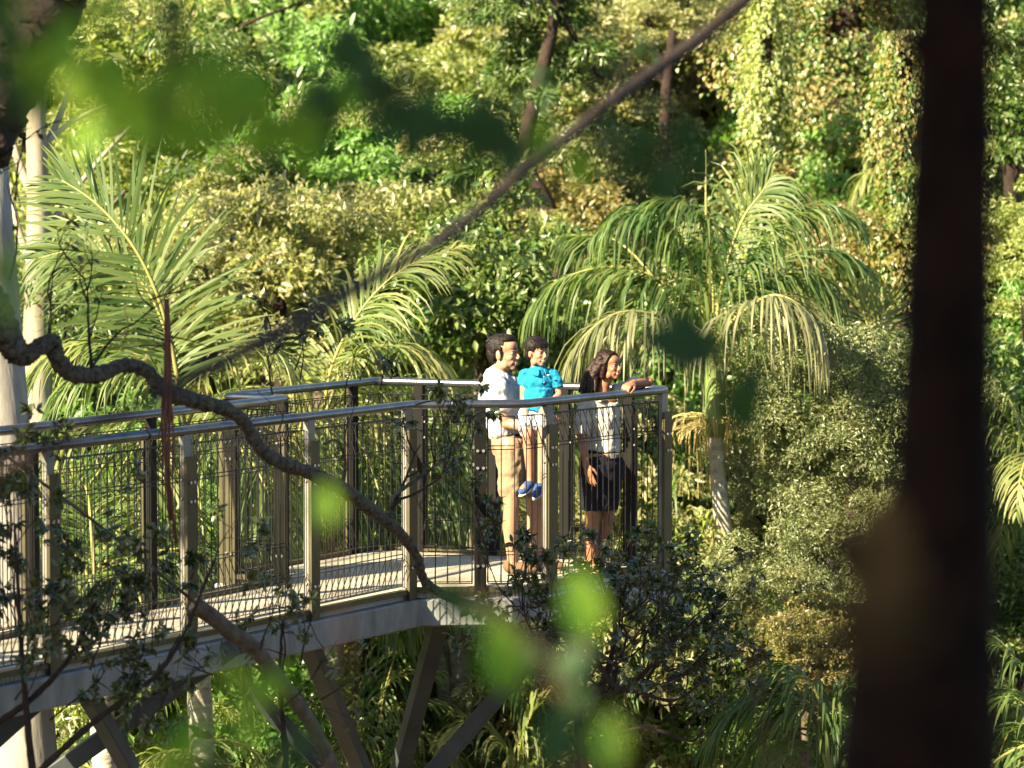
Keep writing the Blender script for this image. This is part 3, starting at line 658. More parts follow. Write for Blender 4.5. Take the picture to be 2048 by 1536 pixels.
# tall palm on the right
def tall_palm():
    Y = 30.0; c = at(1420, 690, Y); b = at(1432, 870, Y); low = at(1452, 1120, Y); gz = ground_z(low[0], low[1])
    root = empty('tall_palm_tree', (low[0], low[1], gz)); tag(root, 'tall palm with green crownshaft and hanging cream flower strands beside the platform end', 'palm')
    P = spline([(low[0] + .05, low[1], gz - .2), low, at(1436, 960, Y), b], 26)
    mb = MB(); mb.tube(P, np.linspace(.085, .062, 26), 12, wob=.05); mb.build('trunk', M['bark_palm'], root, True)
    mb = MB(); mb.tube(spline([b, at(1430, 790, Y), at(1424, 740, Y), c], 14), np.concatenate([np.linspace(.10, .085, 6), np.linspace(.08, .05, 8)]), 12); mb.build('crownshaft', M['shaft'], root, True)
    FR = [
     ([(1420, 700), (1360, 590), (1250, 535), (1120, 560), (1045, 640)], .85, 44, 'palm', dict(droop=1.2)),
     ([(1420, 700, -.3), (1340, 640, -.8), (1240, 625, -1.1), (1170, 670, -1.2), (1130, 730, -1.2)], .85, 44, 'palm_grey', dict(droop=1.3)),
     ([(1420, 700), (1390, 560), (1340, 450), (1270, 420), (1190, 470)], .8, 44, 'palm', dict(droop=.95)),
     ([(1422, 700), (1425, 560), (1400, 440), (1350, 400), (1310, 410, .2)], .75, 40, 'palm', dict(droop=.8)),
     ([(1424, 700), (1450, 540), (1490, 430), (1520, 390), (1545, 350)], .6, 34, 'palm', dict(droop=.5, face=(0, -1, .6))),
     ([(1424, 700), (1480, 560), (1550, 450), (1640, 410), (1720, 440)], .8, 42, 'palm', dict(droop=.8)),
     ([(1424, 700), (1500, 600), (1580, 545), (1640, 560), (1690, 640)], .85, 44, 'palm', dict(droop=1.2)),
     ([(1424, 700, -.4), (1480, 630, -.9), (1550, 590, -1.2), (1610, 620, -1.3), (1640, 690, -1.3)], .85, 44, 'palm_grey', dict(droop=1.35)),
     ([(1424, 700, .4), (1470, 620, .9), (1560, 520, 1.3), (1660, 500, 1.5), (1750, 540, 1.5)], .85, 40, 'palm', dict(droop=1.0)),
     ([(1420, 700, .3), (1350, 610, .8), (1230, 480, 1.2), (1130, 470, 1.4)], .85, 40, 'palm', dict(droop=1.0)),
     ([(1428, 790), (1490, 770), (1530, 780, -.3), (1550, 860, -.5)], .55, 26, 'palm_yellow', dict(droop=.7)),
    ]
    for P_, L_, n_, mt, kw in FR: frond(root, pth(P_, Y), L_ * 1.15, int(n_ * 1.8), mt, .02, w=.022, **{**kw, 'droop': kw['droop'] * 1.7})
    # new spear leaf
    mb = MB(); mb.tube(pth([(1422, 680), (1412, 420), (1411, 300)], Y), [.03, .012, .004], 6); mb.build('spear_leaf', M['rachis'], root, True)
    # hanging flower strands
    for cx, w0, y1 in ((1390, 58, 1010), (1476, 50, 965)):
        st = []
        for i in range(110):
            a = RNG.uniform(0, 6.28); rr = RNG.uniform(.2, 1) ** .6
            ox = math.cos(a) * rr * w0 / ppm(Y); oy = math.sin(a) * rr * .2
            p0 = b + np.array([0, 0, -.01]); p1 = at(cx, 862 + RNG.uniform(-25, 25), Y) + np.array([ox, oy, .08 - .06 * rr]); zz = at(cx, y1 - RNG.uniform(0, 130) - 60 * rr * (cx > 1430), Y)[2]
            p3 = p1 + np.array([ox * .3 + RNG.normal() * .02, oy * .2, 0]); p3[2] = zz
            pts = spline([p0, (p0 + p1) / 2 + [0, 0, .10], p1, (p1 + p3) / 2, p3], 9)
            st.append((pts, np.tile(nrm(RNG.normal(size=3)), (9, 1)), np.full(9, .0085)))
        link('flower_strands', strips_mesh('flower_strands', st), M['dead'], root)
tall_palm()
# fan-like upright frond and smaller palms
def small_palm(px, py, Y, fr, label, L_=.6, mat='palm', n=30, extra=6, Lr=1.3, **kw):
    r, c = palm_root('small_palm', px, py, Y, label, .06)
    for P_ in fr: frond(r, pth([(px, py)] + P_, Y), L_, n, mat, .014, **kw)
    for k in range(extra): rnd_frond(r, c, k * 2.4 + 1, RNG.uniform(-.1, .8), Lr, L_ * .85, n, mat, w=kw.get('w', .028), droop=.9)
    return r
small_palm(1745, 680, 30.9, [[(1732, 640), (1724, 610), (1718, 585)], [(1762, 640), (1775, 605)]], 'small palm with a fan of stiff pale upright leaflets', .42, 'palm_yellow', 14, 2, .7, face=(0, -1, .1), droop=.02, ang=(60, 12), w=.024)
small_palm(1650, 830, 31.5, [[(1600, 770), (1550, 790), (1530, 880)], [(1610, 760), (1570, 760), (1520, 800)]], 'small yellow-green palm frond drooping beside the feathery bush', .5, 'palm_yellow', 30, 3, .9, droop=.8, w=.026)
small_palm(1660, 1560, 26.5, [[(1600, 1400), (1500, 1400), (1400, 1500)], [(1630, 1380), (1580, 1350), (1480, 1420), (1390, 1560)], [(1680, 1400), (1720, 1380), (1780, 1460)], [(1640, 1420), (1560, 1430), (1480, 1540)]], 'palm with dark glossy arching fronds at the foot of the near trunk', .75, 'palm', 44, 4, 1.4, droop=.9, w=.028)
small_palm(2090, 960, 30, [[(2020, 800), (1965, 740)], [(2030, 860), (1980, 800), (1960, 880)], [(2040, 900), (1990, 860), (1965, 960)]], 'palm fronds arching out from the right of the near trunk', .6, 'palm_yellow', 34, 5, 1.3, droop=.9, w=.024)
small_palm(2100, 1480, 27, [[(2040, 1330), (1990, 1290), (1950, 1340)], [(2040, 1400), (1990, 1400), (1955, 1480)]], 'shaded palm low at the right behind the near trunk', .6, 'palm', 34, 5, 1.3, droop=.9, w=.024)
small_palm(1800, 330, 36, [[(1790, 300), (1760, 290), (1735, 330)]], 'small palm frond high beside the ivy trunk', .45, 'palm_yellow', 26, 3, .8, droop=.8, w=.028)
small_palm(1050, 1600, 28.0, [[(1040, 1500), (1070, 1420), (1130, 1360)], [(1010, 1500), (960, 1450), (880, 1480)], [(1080, 1500), (1140, 1460), (1180, 1500)]], 'bright palm frond rising below the platform', .6, 'palm_yellow', 40, 7, 1.4, droop=.7, w=.028)
small_palm(760, 1480, 28.5, [[(760, 1400), (800, 1350), (880, 1340)], [(720, 1420), (690, 1390), (660, 1400)], [(790, 1420), (860, 1400), (930, 1430)]], 'ferny young palm in sun under the platform struts', .5, 'palm_yellow', 40, 8, 1.2, droop=.6, w=.024)
small_palm(880, 1240, 29.5, [], 'palm hanging dry leaflets under the platform edge beam', .8, 'palm', 36, 11, 1.9, w=.024)
small_palm(1120, 1240, 30.5, [], 'palm with straw-coloured hanging strands below the platform end', .8, 'dead', 36, 9, 1.6, w=.024)
small_palm(1330, 1180, 29.5, [[(1340, 1000), (1360, 920), (1330, 880)]], 'thin palm fronds beside the platform end post', .5, 'palm', 30, 8, 1.6, w=.026)
small_palm(300, 1560, 27.5, [], 'yellow palm clump under the left of the walkway', .6, 'palm_yellow', 34, 9, 1.5, w=.024)

# ------------------------------------------------------------------ people
class Blob:
    """overlapping closed shapes merged into one continuous surface"""
    def __init__(s): s.b = MB()
    def ell(s, c, r, R=None, nu=20, nv=14):
        c = np.asarray(c, float); r = np.asarray(r, float); R = np.eye(3) if R is None else R
        V = []; F = []
        for i in range(nv + 1):
            th = math.pi * i / nv
            for j in range(nu):
                ph = 2 * math.pi * j / nu
                V.append(c + R @ (r * np.array([math.sin(th) * math.cos(ph), math.sin(th) * math.sin(ph), math.cos(th)])))
        for i in range(nv):
            for j in range(nu):
                F.append((i * nu + j, i * nu + (j + 1) % nu, (i + 1) * nu + (j + 1) % nu, (i + 1) * nu + j))
        s.b.add(V, F); return s
    def cap(s, pts, rad, round_=True, sides=16):
        P = np.asarray(pts, float); R = [rad] * len(P) if np.isscalar(rad) else list(rad)
        s.b.tube(P, R, sides)
        if round_:
            for p, r in zip(P, R): s.ell(p, (r, r, r), nu=14, nv=10)
        else:
            for p, r in zip(P[1:-1], R[1:-1]): s.ell(p, (r, r, r), nu=14, nv=10)
        return s
    def build(s, name, mat, parent, vox=.006, smooth=4, factor=.5, folds=0, fscale=.07):
        m = npmesh(name + '_src', s.b.v, s.b.f)
        bm = bmesh.new(); bm.from_mesh(m); bmesh.ops.remove_doubles(bm, verts=bm.verts, dist=1e-5); bmesh.ops.recalc_face_normals(bm, faces=bm.faces); bm.to_mesh(m); bm.free()
        o = bpy.data.objects.new('tmp', m); COL.objects.link(o)
        a = o.modifiers.new('r', 'REMESH'); a.mode = 'VOXEL'; a.voxel_size = vox
        if smooth: b = o.modifiers.new('s', 'SMOOTH'); b.factor = factor; b.iterations = smooth
        if folds:
            tx = bpy.data.textures.new('folds', 'CLOUDS'); tx.noise_scale = fscale; tx.noise_depth = 1
            d = o.modifiers.new('d', 'DISPLACE'); d.texture = tx; d.texture_coords = 'GLOBAL'; d.strength = folds; d.mid_level = .45
        dg = bpy.context.evaluated_depsgraph_get(); me = bpy.data.meshes.new_from_object(o.evaluated_get(dg))
        bpy.data.objects.remove(o); bpy.data.meshes.remove(m)
        me.name = name; me.polygons.foreach_set('use_smooth', [True] * len(me.polygons))
        return link(name, me, mat, parent)
def frame(fwd, up=(0, 0, 1)):
    f = nrm(fwd); u = np.asarray(up, float); l = nrm(np.cross(u, f)); u2 = np.cross(f, l)
    return np.stack([f, l, u2], 1)          # columns: forward, left, up
def head(blob, o, R, H, jaw=1.0):
    P = lambda x, y, z: o + R @ (np.array([x, y, z]) * H)
    E_ = lambda c, r: blob.ell(P(*c), np.array(r) * H, R)
    E_((-.06, 0, .63), (.41, .315, .355)); E_((.12, 0, .42), (.255, .25, .34)); E_((.12, 0, .19), (.215, .20 * jaw, .17))
    E_((.265, 0, .075), (.085, .10 * jaw, .07)); E_((.20, 0, .66), (.19, .24, .19))
    for s in (-1, 1):
        E_((.24, s * .155, .36), (.11, .085, .09)); E_((-.03, s * .30, .42), (.085, .035, .135)); E_((.05, s * .19, .17), (.15, .07, .13))
        E_((.335, s * .10, .555), (.055, .09, .035)); E_((.44, s * .045, .335), (.04, .035, .032)); E_((.29, s * .12, .25), (.07, .055, .07))
    blob.cap([P(.375, 0, .52), P(.425, 0, .43), P(.452, 0, .355)], [.028 * H, .033 * H, .044 * H])
    E_((.355, 0, .25), (.055, .085, .045)); E_((.36, 0, .155), (.05, .075, .03))
def face_parts(root, o, R, H, hairmat, smile=1.0, brow=.02):
    P = lambda x, y, z: o + R @ (np.array([x, y, z]) * H)
    for s in (-1, 1):
        Blob().ell(P(.312, s * .135, .485), np.array([.045, .056, .026]) * H, R).build('eye', M['eye'], root, .0022, 1)
        Blob().ell(P(.338, s * .125, .484), np.array([.026, .034, .028]) * H, R).build('iris', M['iris'], root, .0016, 1)
        Blob().cap([P(.345, s * .065, .508), P(.345, s * .12, .516), P(.308, s * .19, .500)], np.array([.006, .007, .005]) * H).build('eyelid', M['hair'], root, .0016, 1)
        Blob().cap([P(.385, s * .055, .585), P(.375, s * .13, .612), P(.305, s * .215, .58)], np.array([.010, .013, .007]) * H).build('eyebrow', M['hair'], root, .002, 1)
    Blob().cap([P(.33, -.115, .222), P(.378, -.055, .207), P(.388, 0, .203), P(.378, .055, .207), P(.33, .115, .222)], np.array([.010, .019, .021, .019, .010]) * H).build('teeth', M['teeth'], root, .002, 1)
    Blob().cap([P(.318, -.138, .242), P(.384, -.06, .236), P(.396, 0, .238), P(.384, .06, .236), P(.318, .138, .242)], np.array([.009, .013, .014, .013, .009]) * H).build('upper_lip', M['lip'], root, .002, 1)
    Blob().cap([P(.318, -.132, .234), P(.376, -.06, .178), P(.386, 0, .171), P(.376, .06, .178), P(.318, .132, .234)], np.array([.008, .015, .017, .015, .008]) * H).build('lower_lip', M['lip'], root, .002, 1)
def hand(blob, w_, R, size=.18, curl=.35, spread=.12, thumb=1, fr=.0085):
    """w_ wrist, R columns: finger direction, thumb side, back of hand"""
    s = size; P = lambda x, y, z: np.asarray(w_) + R @ np.array([x, y, z]) * s
    blob.cap([P(-.08, 0, 0), P(.12, 0, 0)], [.028 * s / .18, .024 * s / .18])
    blob.ell(P(.25, 0, 0), np.array([.27, .215, .10]) * s, R)
    for i, (y, ln) in enumerate(((.17, .44), (.06, .49), (-.06, .45), (-.17, .36))):
        a = 0; p = np.array([.44 - abs(y) * .15, y, 0.]); pts = [P(*p)]; sp = spread * y * 2
        for seg in (.42, .32, .26):
            a += curl * (1 + .15 * i)
            p = p + np.array([math.cos(a) * math.cos(sp), math.sin(sp), -math.sin(a)]) * ln * seg; pts.append(P(*p))
        blob.cap(pts, [fr * 1.05, fr, fr * .92, fr * .75], sides=10)
    blob.cap([P(.08, .15, -.02), P(.26, .27, -.10), P(.42, .29, -.16), P(.53, .27, -.22)], [fr * 1.5, fr * 1.25, fr * 1.05, fr * .8], sides=10)

# ---- man
Ym = 25.3
man = empty('person', tuple(at(1035, 1146, Ym) * [1, 1, 0])); tag(man, 'man in a white shirt and khaki shorts carrying the boy in turquoise', 'person')
m_ = lambda px, py, dy=0: at(px, py, Ym + dy)
Rm = frame((.90, -.44, .02)); Rb = frame((.90, -.44, 0)); ho = m_(1009, 741, -.02); Hm = .262
bl = Blob(); head(bl, ho, Rm, Hm, 1.08)
bl.cap([ho + Rm @ np.array([-.05, 0, .2]) * Hm, m_(998, 755), m_(996, 778)], [.060, .062, .075])
chest, waist, pel = m_(1001, 805), m_(1014, 850), m_(1024, 885)
bl.ell(m_(1000, 788), (.12, .19, .14), Rb); bl.ell(chest, (.12, .175, .17), Rb); bl.ell(waist, (.11, .155, .14), Rb); bl.ell(pel, (.12, .17, .13), Rb)
shn, shf = m_(990, 772, -.17), m_(1012, 772, .17)
eln, wrn = m_(1012, 846, -.20), m_(1078, 851, -.30)
bl.cap([shn, (shn + eln) / 2 + [-.01, 0, 0], eln, (eln * .6 + wrn * .4) + [0, 0, -.008], wrn], [.062, .052, .044, .042, .029])
hand(bl, wrn + [.01, 0, .005], frame(np.array([1, .10, .28]), (0, -.9, .35)), .185, .28, .1, fr=.0095)
elf, wrf = m_(1050, 838, .18), m_(1098, 838, -.02)
bl.cap([shf, (shf + elf) / 2, elf, wrf], [.06, .05, .042, .029]); hand(bl, wrf, frame(np.array([.8, -.5, .1]), (.2, .2, 1)), .18, .4)
for hx, kx, ax_, dy, kd in ((1022, 1023, 1026, -.09, -.02), (1052, 1070, 1076, .06, .05)):
    hp, kn, an = m_(hx, 892, dy), m_(kx, 1012, dy + kd), m_(ax_, 1126, dy + kd + .03)
    bl.cap([hp, (hp + kn) / 2, kn, kn * .62 + an * .38 + [-.012, .0, 0], an], [.092, .08, .058, .057, .038])
    bl.ell(an + Rb @ np.array([.06, 0, -.045]), (.125, .042, .035), Rb)
bl.build('body', M['skin_man'], man, .0055, 5)
face_parts(man, ho, Rm, Hm, None)
P = lambda x, y, z: ho + Rm @ (np.array([x, y, z]) * Hm)
h = Blob(); h.ell(P(-.13, 0, .68), np.array([.40, .34, .345]) * Hm, Rm); h.ell(P(-.30, 0, .50), np.array([.20, .29, .34]) * Hm, Rm)
h.ell(P(.08, 0, .86), np.array([.245, .27, .125]) * Hm, Rm); h.ell(P(.16, 0, .92), np.array([.15, .2, .075]) * Hm, Rm)
for i in range(46):
    a = RNG.uniform(-1, 1); u = RNG.uniform(-.42, .14); z = .66 + .32 * math.sqrt(max(0, 1 - (u + .10) ** 2 / .2)) * math.sqrt(1 - (a * .8) ** 2)
    p = P(u, a * .26, z); h.cap([p, p + Rm @ np.array([.06, RNG.uniform(-.03, .03), .04]) * Hm], [.036 * Hm, .016 * Hm], sides=8)
for s in (-1, 1):
    h.cap([P(.02, s * .29, .62), P(.05, s * .285, .50), P(.045, s * .28, .40)], np.array([.06, .045, .025]) * Hm); h.cap([P(-.16, s * .26, .6), P(-.22, s * .24, .3)], np.array([.1, .06]) * Hm)
h.build('hair', M['hair'], man, .0035, 4, .5, folds=.007, fscale=.016)
c = Blob(); c.ell(m_(1000, 787), (.142, .212, .15), Rb); c.ell(chest, (.137, .195, .18), Rb); c.ell(waist, (.135, .18, .14), Rb)
c.b.tube([m_(1004, 810), m_(1016, 850), m_(1020, 869)], [.15, .152, .148], 24)
hem = shn * .32 + eln * .68
c.cap([shn + [.02, .03, .02], shn, (shn * .45 + eln * .55), hem], [.08, .076, .070, .070], False); c.ell(shn, (.076, .076, .076))
hef = shf * .3 + elf * .7; c.cap([shf + [-.02, -.03, .02], shf, hef], [.08, .074, .068], False); c.ell(shf, (.074,) * 3)
c.cap([m_(994, 754, -.01), m_(995, 774)], [.082, .125]); c.cap([shn + [.02, .02, .012], m_(996, 768), shf + [-.02, -.02, .012]], [.066, .09, .066])
c.build('shirt', M['white_shirt'], man, .007, 12, folds=.034, fscale=.075)
# collar
def collar(root, cpt, R, r, hgt, mat, open_=.5, th=.007):
    b = MB(); n = 22; pts0 = []; pts1 = []
    for i in range(n + 1):
        a = open_ + (2 * math.pi - 2 * open_) * i / n
        d = np.array([math.cos(a), math.sin(a) * .95, 0]); f = .5 + .5 * math.cos(a)
        pts0.append(cpt + R @ (d * r * 1.0 + np.array([.015 * f, 0, hgt * (1 - .75 * f)]))); pts1.append(cpt + R @ (d * r * 1.38 + np.array([.02 * f, 0, -.012 - .035 * f])))
    for i in range(n):
        a0, a1, b0, b1 = pts0[i], pts0[i + 1], pts1[i], pts1[i + 1]
        nn = nrm(np.cross(a1 - a0, b0 - a0)) * th
        b.add([a0, a1, b1, b0, a0 + nn, a1 + nn, b1 + nn, b0 + nn], [(0, 1, 2, 3), (4, 7, 6, 5), (0, 4, 5, 1), (3, 2, 6, 7), (1, 5, 6, 2), (0, 3, 7, 4)])
    b.build('collar', mat, root, True)
collar(man, m_(997, 750, -.01), Rb, .088, .045, M['white_shirt'])
c = Blob(); c.b.tube([m_(1021, 866), m_(1024, 885), m_(1027, 905)], [.145, .155, .155], 24)
for hx, kx, dy in ((1021, 1023, -.085), (1050, 1064, .06)):
    c.cap([m_(hx, 895, dy), m_((hx + kx) / 2, 945, dy), m_(kx, 992, dy)], [.108, .098, .088], False)
c.build('shorts', M['khaki'], man, .007, 6, folds=.034, fscale=.08)
b = MB(); b.tube([m_(1021, 869.5), m_(1021, 864.5)], .1535, 28); b.build('belt', M['belt_black'], man, True)
for ax_, dy in ((1026, -.08), (1076, .14)):
    an = m_(ax_, 1126, dy); an[2] = 0
    s = Blob(); s.ell(an + Rb @ np.array([.07, 0, .045]), (.14, .05, .045), Rb); s.ell(an + Rb @ np.array([-.02, 0, .055]), (.06, .045, .055), Rb); s.build('shoe', M['shoe_brown'], man, .006, 3)

# ---- boy, sitting on the man's arm
Yb = 25.08
boy = empty('person', tuple(at(1078, 850, Yb))); tag(boy, 'small boy in a turquoise polo shirt sitting on the man\'s arm', 'person')
b_ = lambda px, py, dy=0: at(px, py, Yb + dy)
Rh = frame((.68, -.73, -.03)); Rt = frame((.35, -.93, 0)); bo = b_(1073, 732, -.02); Hb = .205
bl = Blob(); head(bl, bo, Rh, Hb, 1.0)
bl.cap([bo + Rh @ np.array([-.05, 0, .2]) * Hb, b_(1074, 742)], [.036, .042])
bl.ell(b_(1080, 762), (.075, .115, .085), Rt); bl.ell(b_(1078, 790), (.075, .10, .1), Rt); bl.ell(b_(1074, 828, .02), (.085, .105, .075), Rt)
sr, er, wr = b_(1049, 750), b_(1047, 797, -.02), b_(1054, 838, -.10)
bl.cap([sr, (sr + er) / 2, er, wr], [.036, .031, .027, .019]); hand(bl, wr, frame(wr - er + [.03, -.02, 0], (-.3, -1, 0)), .11, .3, fr=.006)
sl, el, wl = b_(1110, 752), b_(1118, 790, -.03), b_(1093, 812, -.14)
bl.cap([sl, (sl + el) / 2, el, wl], [.036, .031, .027, .019]); hand(bl, wl, frame(wl - el, (0, -.4, 1)), .11, .35, fr=.006)
for hx, kx, ax_, fx, ay in ((1058, 1056, 1061, 1046, 962), (1088, 1086, 1081, 1074, 966)):
    hp, kn, an = b_(hx, 832, .0), b_(kx, 872, -.17), b_(ax_, ay, -.16)
    bl.cap([hp, (hp + kn) / 2, kn, kn * .6 + an * .4 + [0, .008, 0], an], [.064, .056, .040, .037, .024])
    bl.cap([an, b_(fx, ay + 16, -.21)], [.024, .026])
bl.build('body', M['skin_boy'], boy, .005, 4)
face_parts(boy, bo, Rh, Hb, None)
P = lambda x, y, z: bo + Rh @ (np.array([x, y, z]) * Hb)
h = Blob(); h.ell(P(-.09, 0, .70), np.array([.415, .375, .36]) * Hb, Rh); h.ell(P(-.28, 0, .46), np.array([.19, .28, .33]) * Hb, Rh)
for i in range(15):
    y = -.30 + .60 * i / 14; h.cap([P(.16 - .9 * y * y, y, .90), P(.335 - 1.3 * y * y, y, .78), P(.395 - 1.5 * y * y, y * .95, .655 + RNG.uniform(-.03, .03))], np.array([.06, .045, .018]) * Hb, sides=8)
for s in (-1, 1):
    h.cap([P(.10, s * .28, .70), P(.12, s * .275, .52)], np.array([.07, .03]) * Hb); h.cap([P(-.12, s * .31, .62), P(-.12, s * .30, .52)], np.array([.07, .05]) * Hb)
h.build('hair', M['hair'], boy, .003, 3, .4)
c = Blob(); c.ell(b_(1080, 764), (.092, .135, .09), Rt); c.ell(b_(1079, 790), (.094, .122, .11), Rt)
c.b.tube([b_(1079, 775), b_(1077, 800), b_(1075, 816, .01)], [.105, .112, .118], 22)
hm = sr * .62 + er * .38; c.cap([sr + [.03, .01, .0], sr, hm + [0, 0, -.012]], [.044, .044, .047], False); c.ell(sr, (.044,) * 3)
hm = sl * .35 + el * .65; c.cap([sl + [-.03, .01, .0], sl, hm], [.044, .044, .047], False); c.ell(sl, (.044,) * 3)
c.cap([b_(1075, 738), b_(1077, 750)], [.05, .08]); c.cap([sr + [.012, 0, .008], b_(1078, 749), sl + [-.012, 0, .008]], [.042, .055, .042])
c.build('shirt', M['blue_shirt'], boy, .005, 14, folds=.022, fscale=.05)
collar(boy, b_(1076, 738, -.005), Rt, .060, .022, M['blue_shirt'], .35, .005)
for z in (753, 765, 777):
    Blob().ell(b_(1088, z, -.118 + .0003 * (z - 753)), (.0045, .0045, .0045)).build('button', M['logo'], boy, .002, 0)
Blob().ell(b_(1097, 742 + 8, -.10), (.013, .007, .006)).build('chest_logo', M['logo'], boy, .002, 0)
c = Blob(); c.ell(b_(1074, 826, .02), (.098, .122, .08), Rt)
for hx, kx in ((1058, 1056), (1088, 1086)):
    hp, kn = b_(hx, 830, .0), b_(kx, 870, -.17); c.cap([hp, hp * .2 + kn * .8 + [0, 0, 0]], [.075, .072], False); c.ell(hp, (.075,) * 3)
c.build('shorts', M['white_shorts'], boy, .006, 5, folds=.022, fscale=.05)
for ax_, fx, ay in ((1061, 1044, 962), (1081, 1072, 966)):
    an = b_(ax_, ay, -.16); f = b_(fx, ay + 17, -.22); d = nrm(f - an); Rf = frame(nrm(d * [1, 1, .75]))
    s = Blob(); s.ell(an + d * .03 + [0, 0, -.012], (.062, .036, .034), Rf); s.ell(an + d * .075 + [0, 0, -.016], (.055, .036, .026), Rf); sh = s.build('shoe', M['shoe_navy'], boy, .004, 3)
    b = Blob(); b.ell(an + d * .052 + Rf @ np.array([0, 0, -.040]), (.098, .038, .011), Rf); q = b.build('sole', M['sole'], None, .004, 1); q.parent = sh

# ---- woman at the rail
Yw = 25.38
wom = empty('person', tuple(at(1200, 1155, Yw) * [1, 1, 0])); tag(wom, 'woman with long dark hair in a cream blouse and navy skirt leaning on the handrail', 'person')
w_ = lambda px, py, dy=0: at(px, py, Yw + dy)
Rh = frame((.80, -.60, .03)); Rt = frame((.55, -.83, 0)); wo = w_(1219, 759, -.02); Hw = .208
bl = Blob(); head(bl, wo, Rh, Hw, .95)
bl.cap([wo + Rh @ np.array([-.08, 0, .2]) * Hw, w_(1207, 775), w_(1203, 796)], [.046, .046, .058])
bl.ell(w_(1202, 806), (.085, .15, .065), Rt); bl.ell(w_(1204, 832), (.10, .14, .11), Rt); bl.ell(w_(1205, 872), (.085, .118, .12), Rt); bl.ell(w_(1203, 930), (.11, .155, .13), Rt)
sr, er, wr = w_(1170, 806, -.08), w_(1163, 873, -.15), w_(1173, 932, -.22)
bl.cap([sr, (sr + er) / 2, er, (er * .65 + wr * .35), wr], [.046, .041, .035, .034, .023]); hand(bl, wr, frame(np.array([.28, -.12, -1]), (-.6, -.7, 0)), .172, .12, .1, fr=.0078)
sl, el = w_(1236, 784, .09), np.array([1.00, 25.57, 1.372]); wl = np.array([.885, 25.385, 1.372])
bl.cap([sl, (sl + el) / 2 + [0, 0, .012], el, el * .6 + wl * .4, wl], [.046, .041, .036, .036, .025])
hand(bl, wl + np.array([-.01, -.012, .0]), frame(np.array([-.55, -.75, -.22]), (.1, -.25, 1)), .172, .62, .25, fr=.0085)
for kx, ax_, dy in ((1186, 1184, -.04), (1214, 1200, .05)):
    hp, kn, an = w_(kx + 4, 935, dy), w_(kx, 1036, dy - .02), w_(ax_, 1137, dy + .02)
    bl.cap([hp, (hp + kn) / 2, kn, kn * .64 + an * .36 + [-.008, .01, 0], an], [.085, .076, .050, .054, .033]); bl.ell(an + Rt @ np.array([.06, 0, -.045]), (.11, .036, .03), Rt)
bl.build('body', M['skin_woman'], wom, .0045, 5)
face_parts(wom, wo, Rh, Hw, None)
P = lambda x, y, z: wo + Rh @ (np.array([x, y, z]) * Hw)
h = Blob(); h.ell(P(-.12, 0, .70), np.array([.405, .365, .36]) * Hw, Rh); h.ell(P(-.26, 0, .45), np.array([.24, .32, .42]) * Hw, Rh)
ends = [(1164, 782, .03), (1170, 786, -.03), (1178, 786, -.07), (1186, 782, -.09), (1167, 784, .07), (1192, 778, .10), (1200, 774, .13), (1160, 776, .05)]
for i in range(34):
    e = ends[i % 8]; y = .33 * (1 if i % 2 else -1) * RNG.uniform(.2, 1); st = P(RNG.uniform(-.30, -.02) - abs(y) * .1, -abs(y) if e[2] < .06 else abs(y), RNG.uniform(.5, .75))
    en = w_(e[0] + RNG.uniform(-5, 5), e[1] + RNG.uniform(-8, 8), e[2]); mid = st * .5 + en * .5 + Rh @ np.array([-.03, 0, .015])
    h.cap(spline([st, mid, en], 7), [.03, .031, .03, .027, .023, .017, .008], sides=8)
h.cap([P(.16, -.24, .82), P(.06, -.315, .60), P(-.02, -.33, .36), P(-.08, -.33, .10)], np.array([.06, .065, .08, .09]) * Hw); h.cap([P(.16, .24, .82), P(.06, .315, .60), P(.0, .33, .30), P(.04, .30, -.02), P(.06, .26, -.12)], np.array([.06, .065, .08, .07, .04]) * Hw)
h.cap([P(.20, 0, .93), P(.14, .2, .86)], np.array([.07, .07]) * Hw); h.cap([P(.20, 0, .93), P(.14, -.2, .86)], np.array([.07, .07]) * Hw)
h.build('hair', M['hair_brown'], wom, .0035, 8, .5, folds=.004, fscale=.02)
c = Blob(); c.ell(w_(1202, 812), (.100, .165, .06), Rt); c.ell(w_(1205, 834), (.122, .155, .11), Rt); c.b.tube([w_(1204, 835), w_(1206, 872), w_(1205, 902)], [.128, .122, .135], 24)
hm = sr * .06 + er * .94; c.cap([sr + [.03, .0, .0], sr, (sr + hm) / 2, hm], [.062, .060, .056, .055], False); c.ell(sr, (.06,) * 3)
hm = sl * .30 + el * .70 + [0, 0, .004]; c.cap([sl + [-.03, 0, 0], sl, (sl + el) / 2 + [0, 0, .012], hm], [.062, .058, .054, .050], False); c.ell(sl, (.058,) * 3)
c.build('blouse', M['cream_shirt'], wom, .0055, 9, folds=.028, fscale=.06)
collar(wom, w_(1204, 790), Rt, .088, .016, M['cream_shirt'], .75, .006)
b = MB(); hm = sr * .06 + er * .94; d = nrm(hm - sr); b.tube([hm - d * .05, hm + d * .004], .0585, 20); b.build('cuff', M['cream_shirt'], wom, True)
c = Blob()
ring = [(1204, 899, .150, .125), (1203, 925, .172, .145), (1202, 950, .172, .145), (1201, 985, .155, .13), (1200, 1019, .142, .118)]
for i in range(len(ring) - 1):
    V = []; n = 28
    for k in (i, i + 1):
        px, py, ry, rx = ring[k]; cc = w_(px, py)
        for j in range(n):
            a = 2 * math.pi * j / n; V.append(cc + Rt @ np.array([math.cos(a) * rx, math.sin(a) * ry, 0]))
    c.b.add(V, [(j, (j + 1) % n, n + (j + 1) % n, n + j) for j in range(n)] + [tuple(range(n))[::-1], tuple(range(n, 2 * n))])
c.build('skirt', M['navy'], wom, .006, 3, folds=.02)
b = MB(); V = []; n = 28
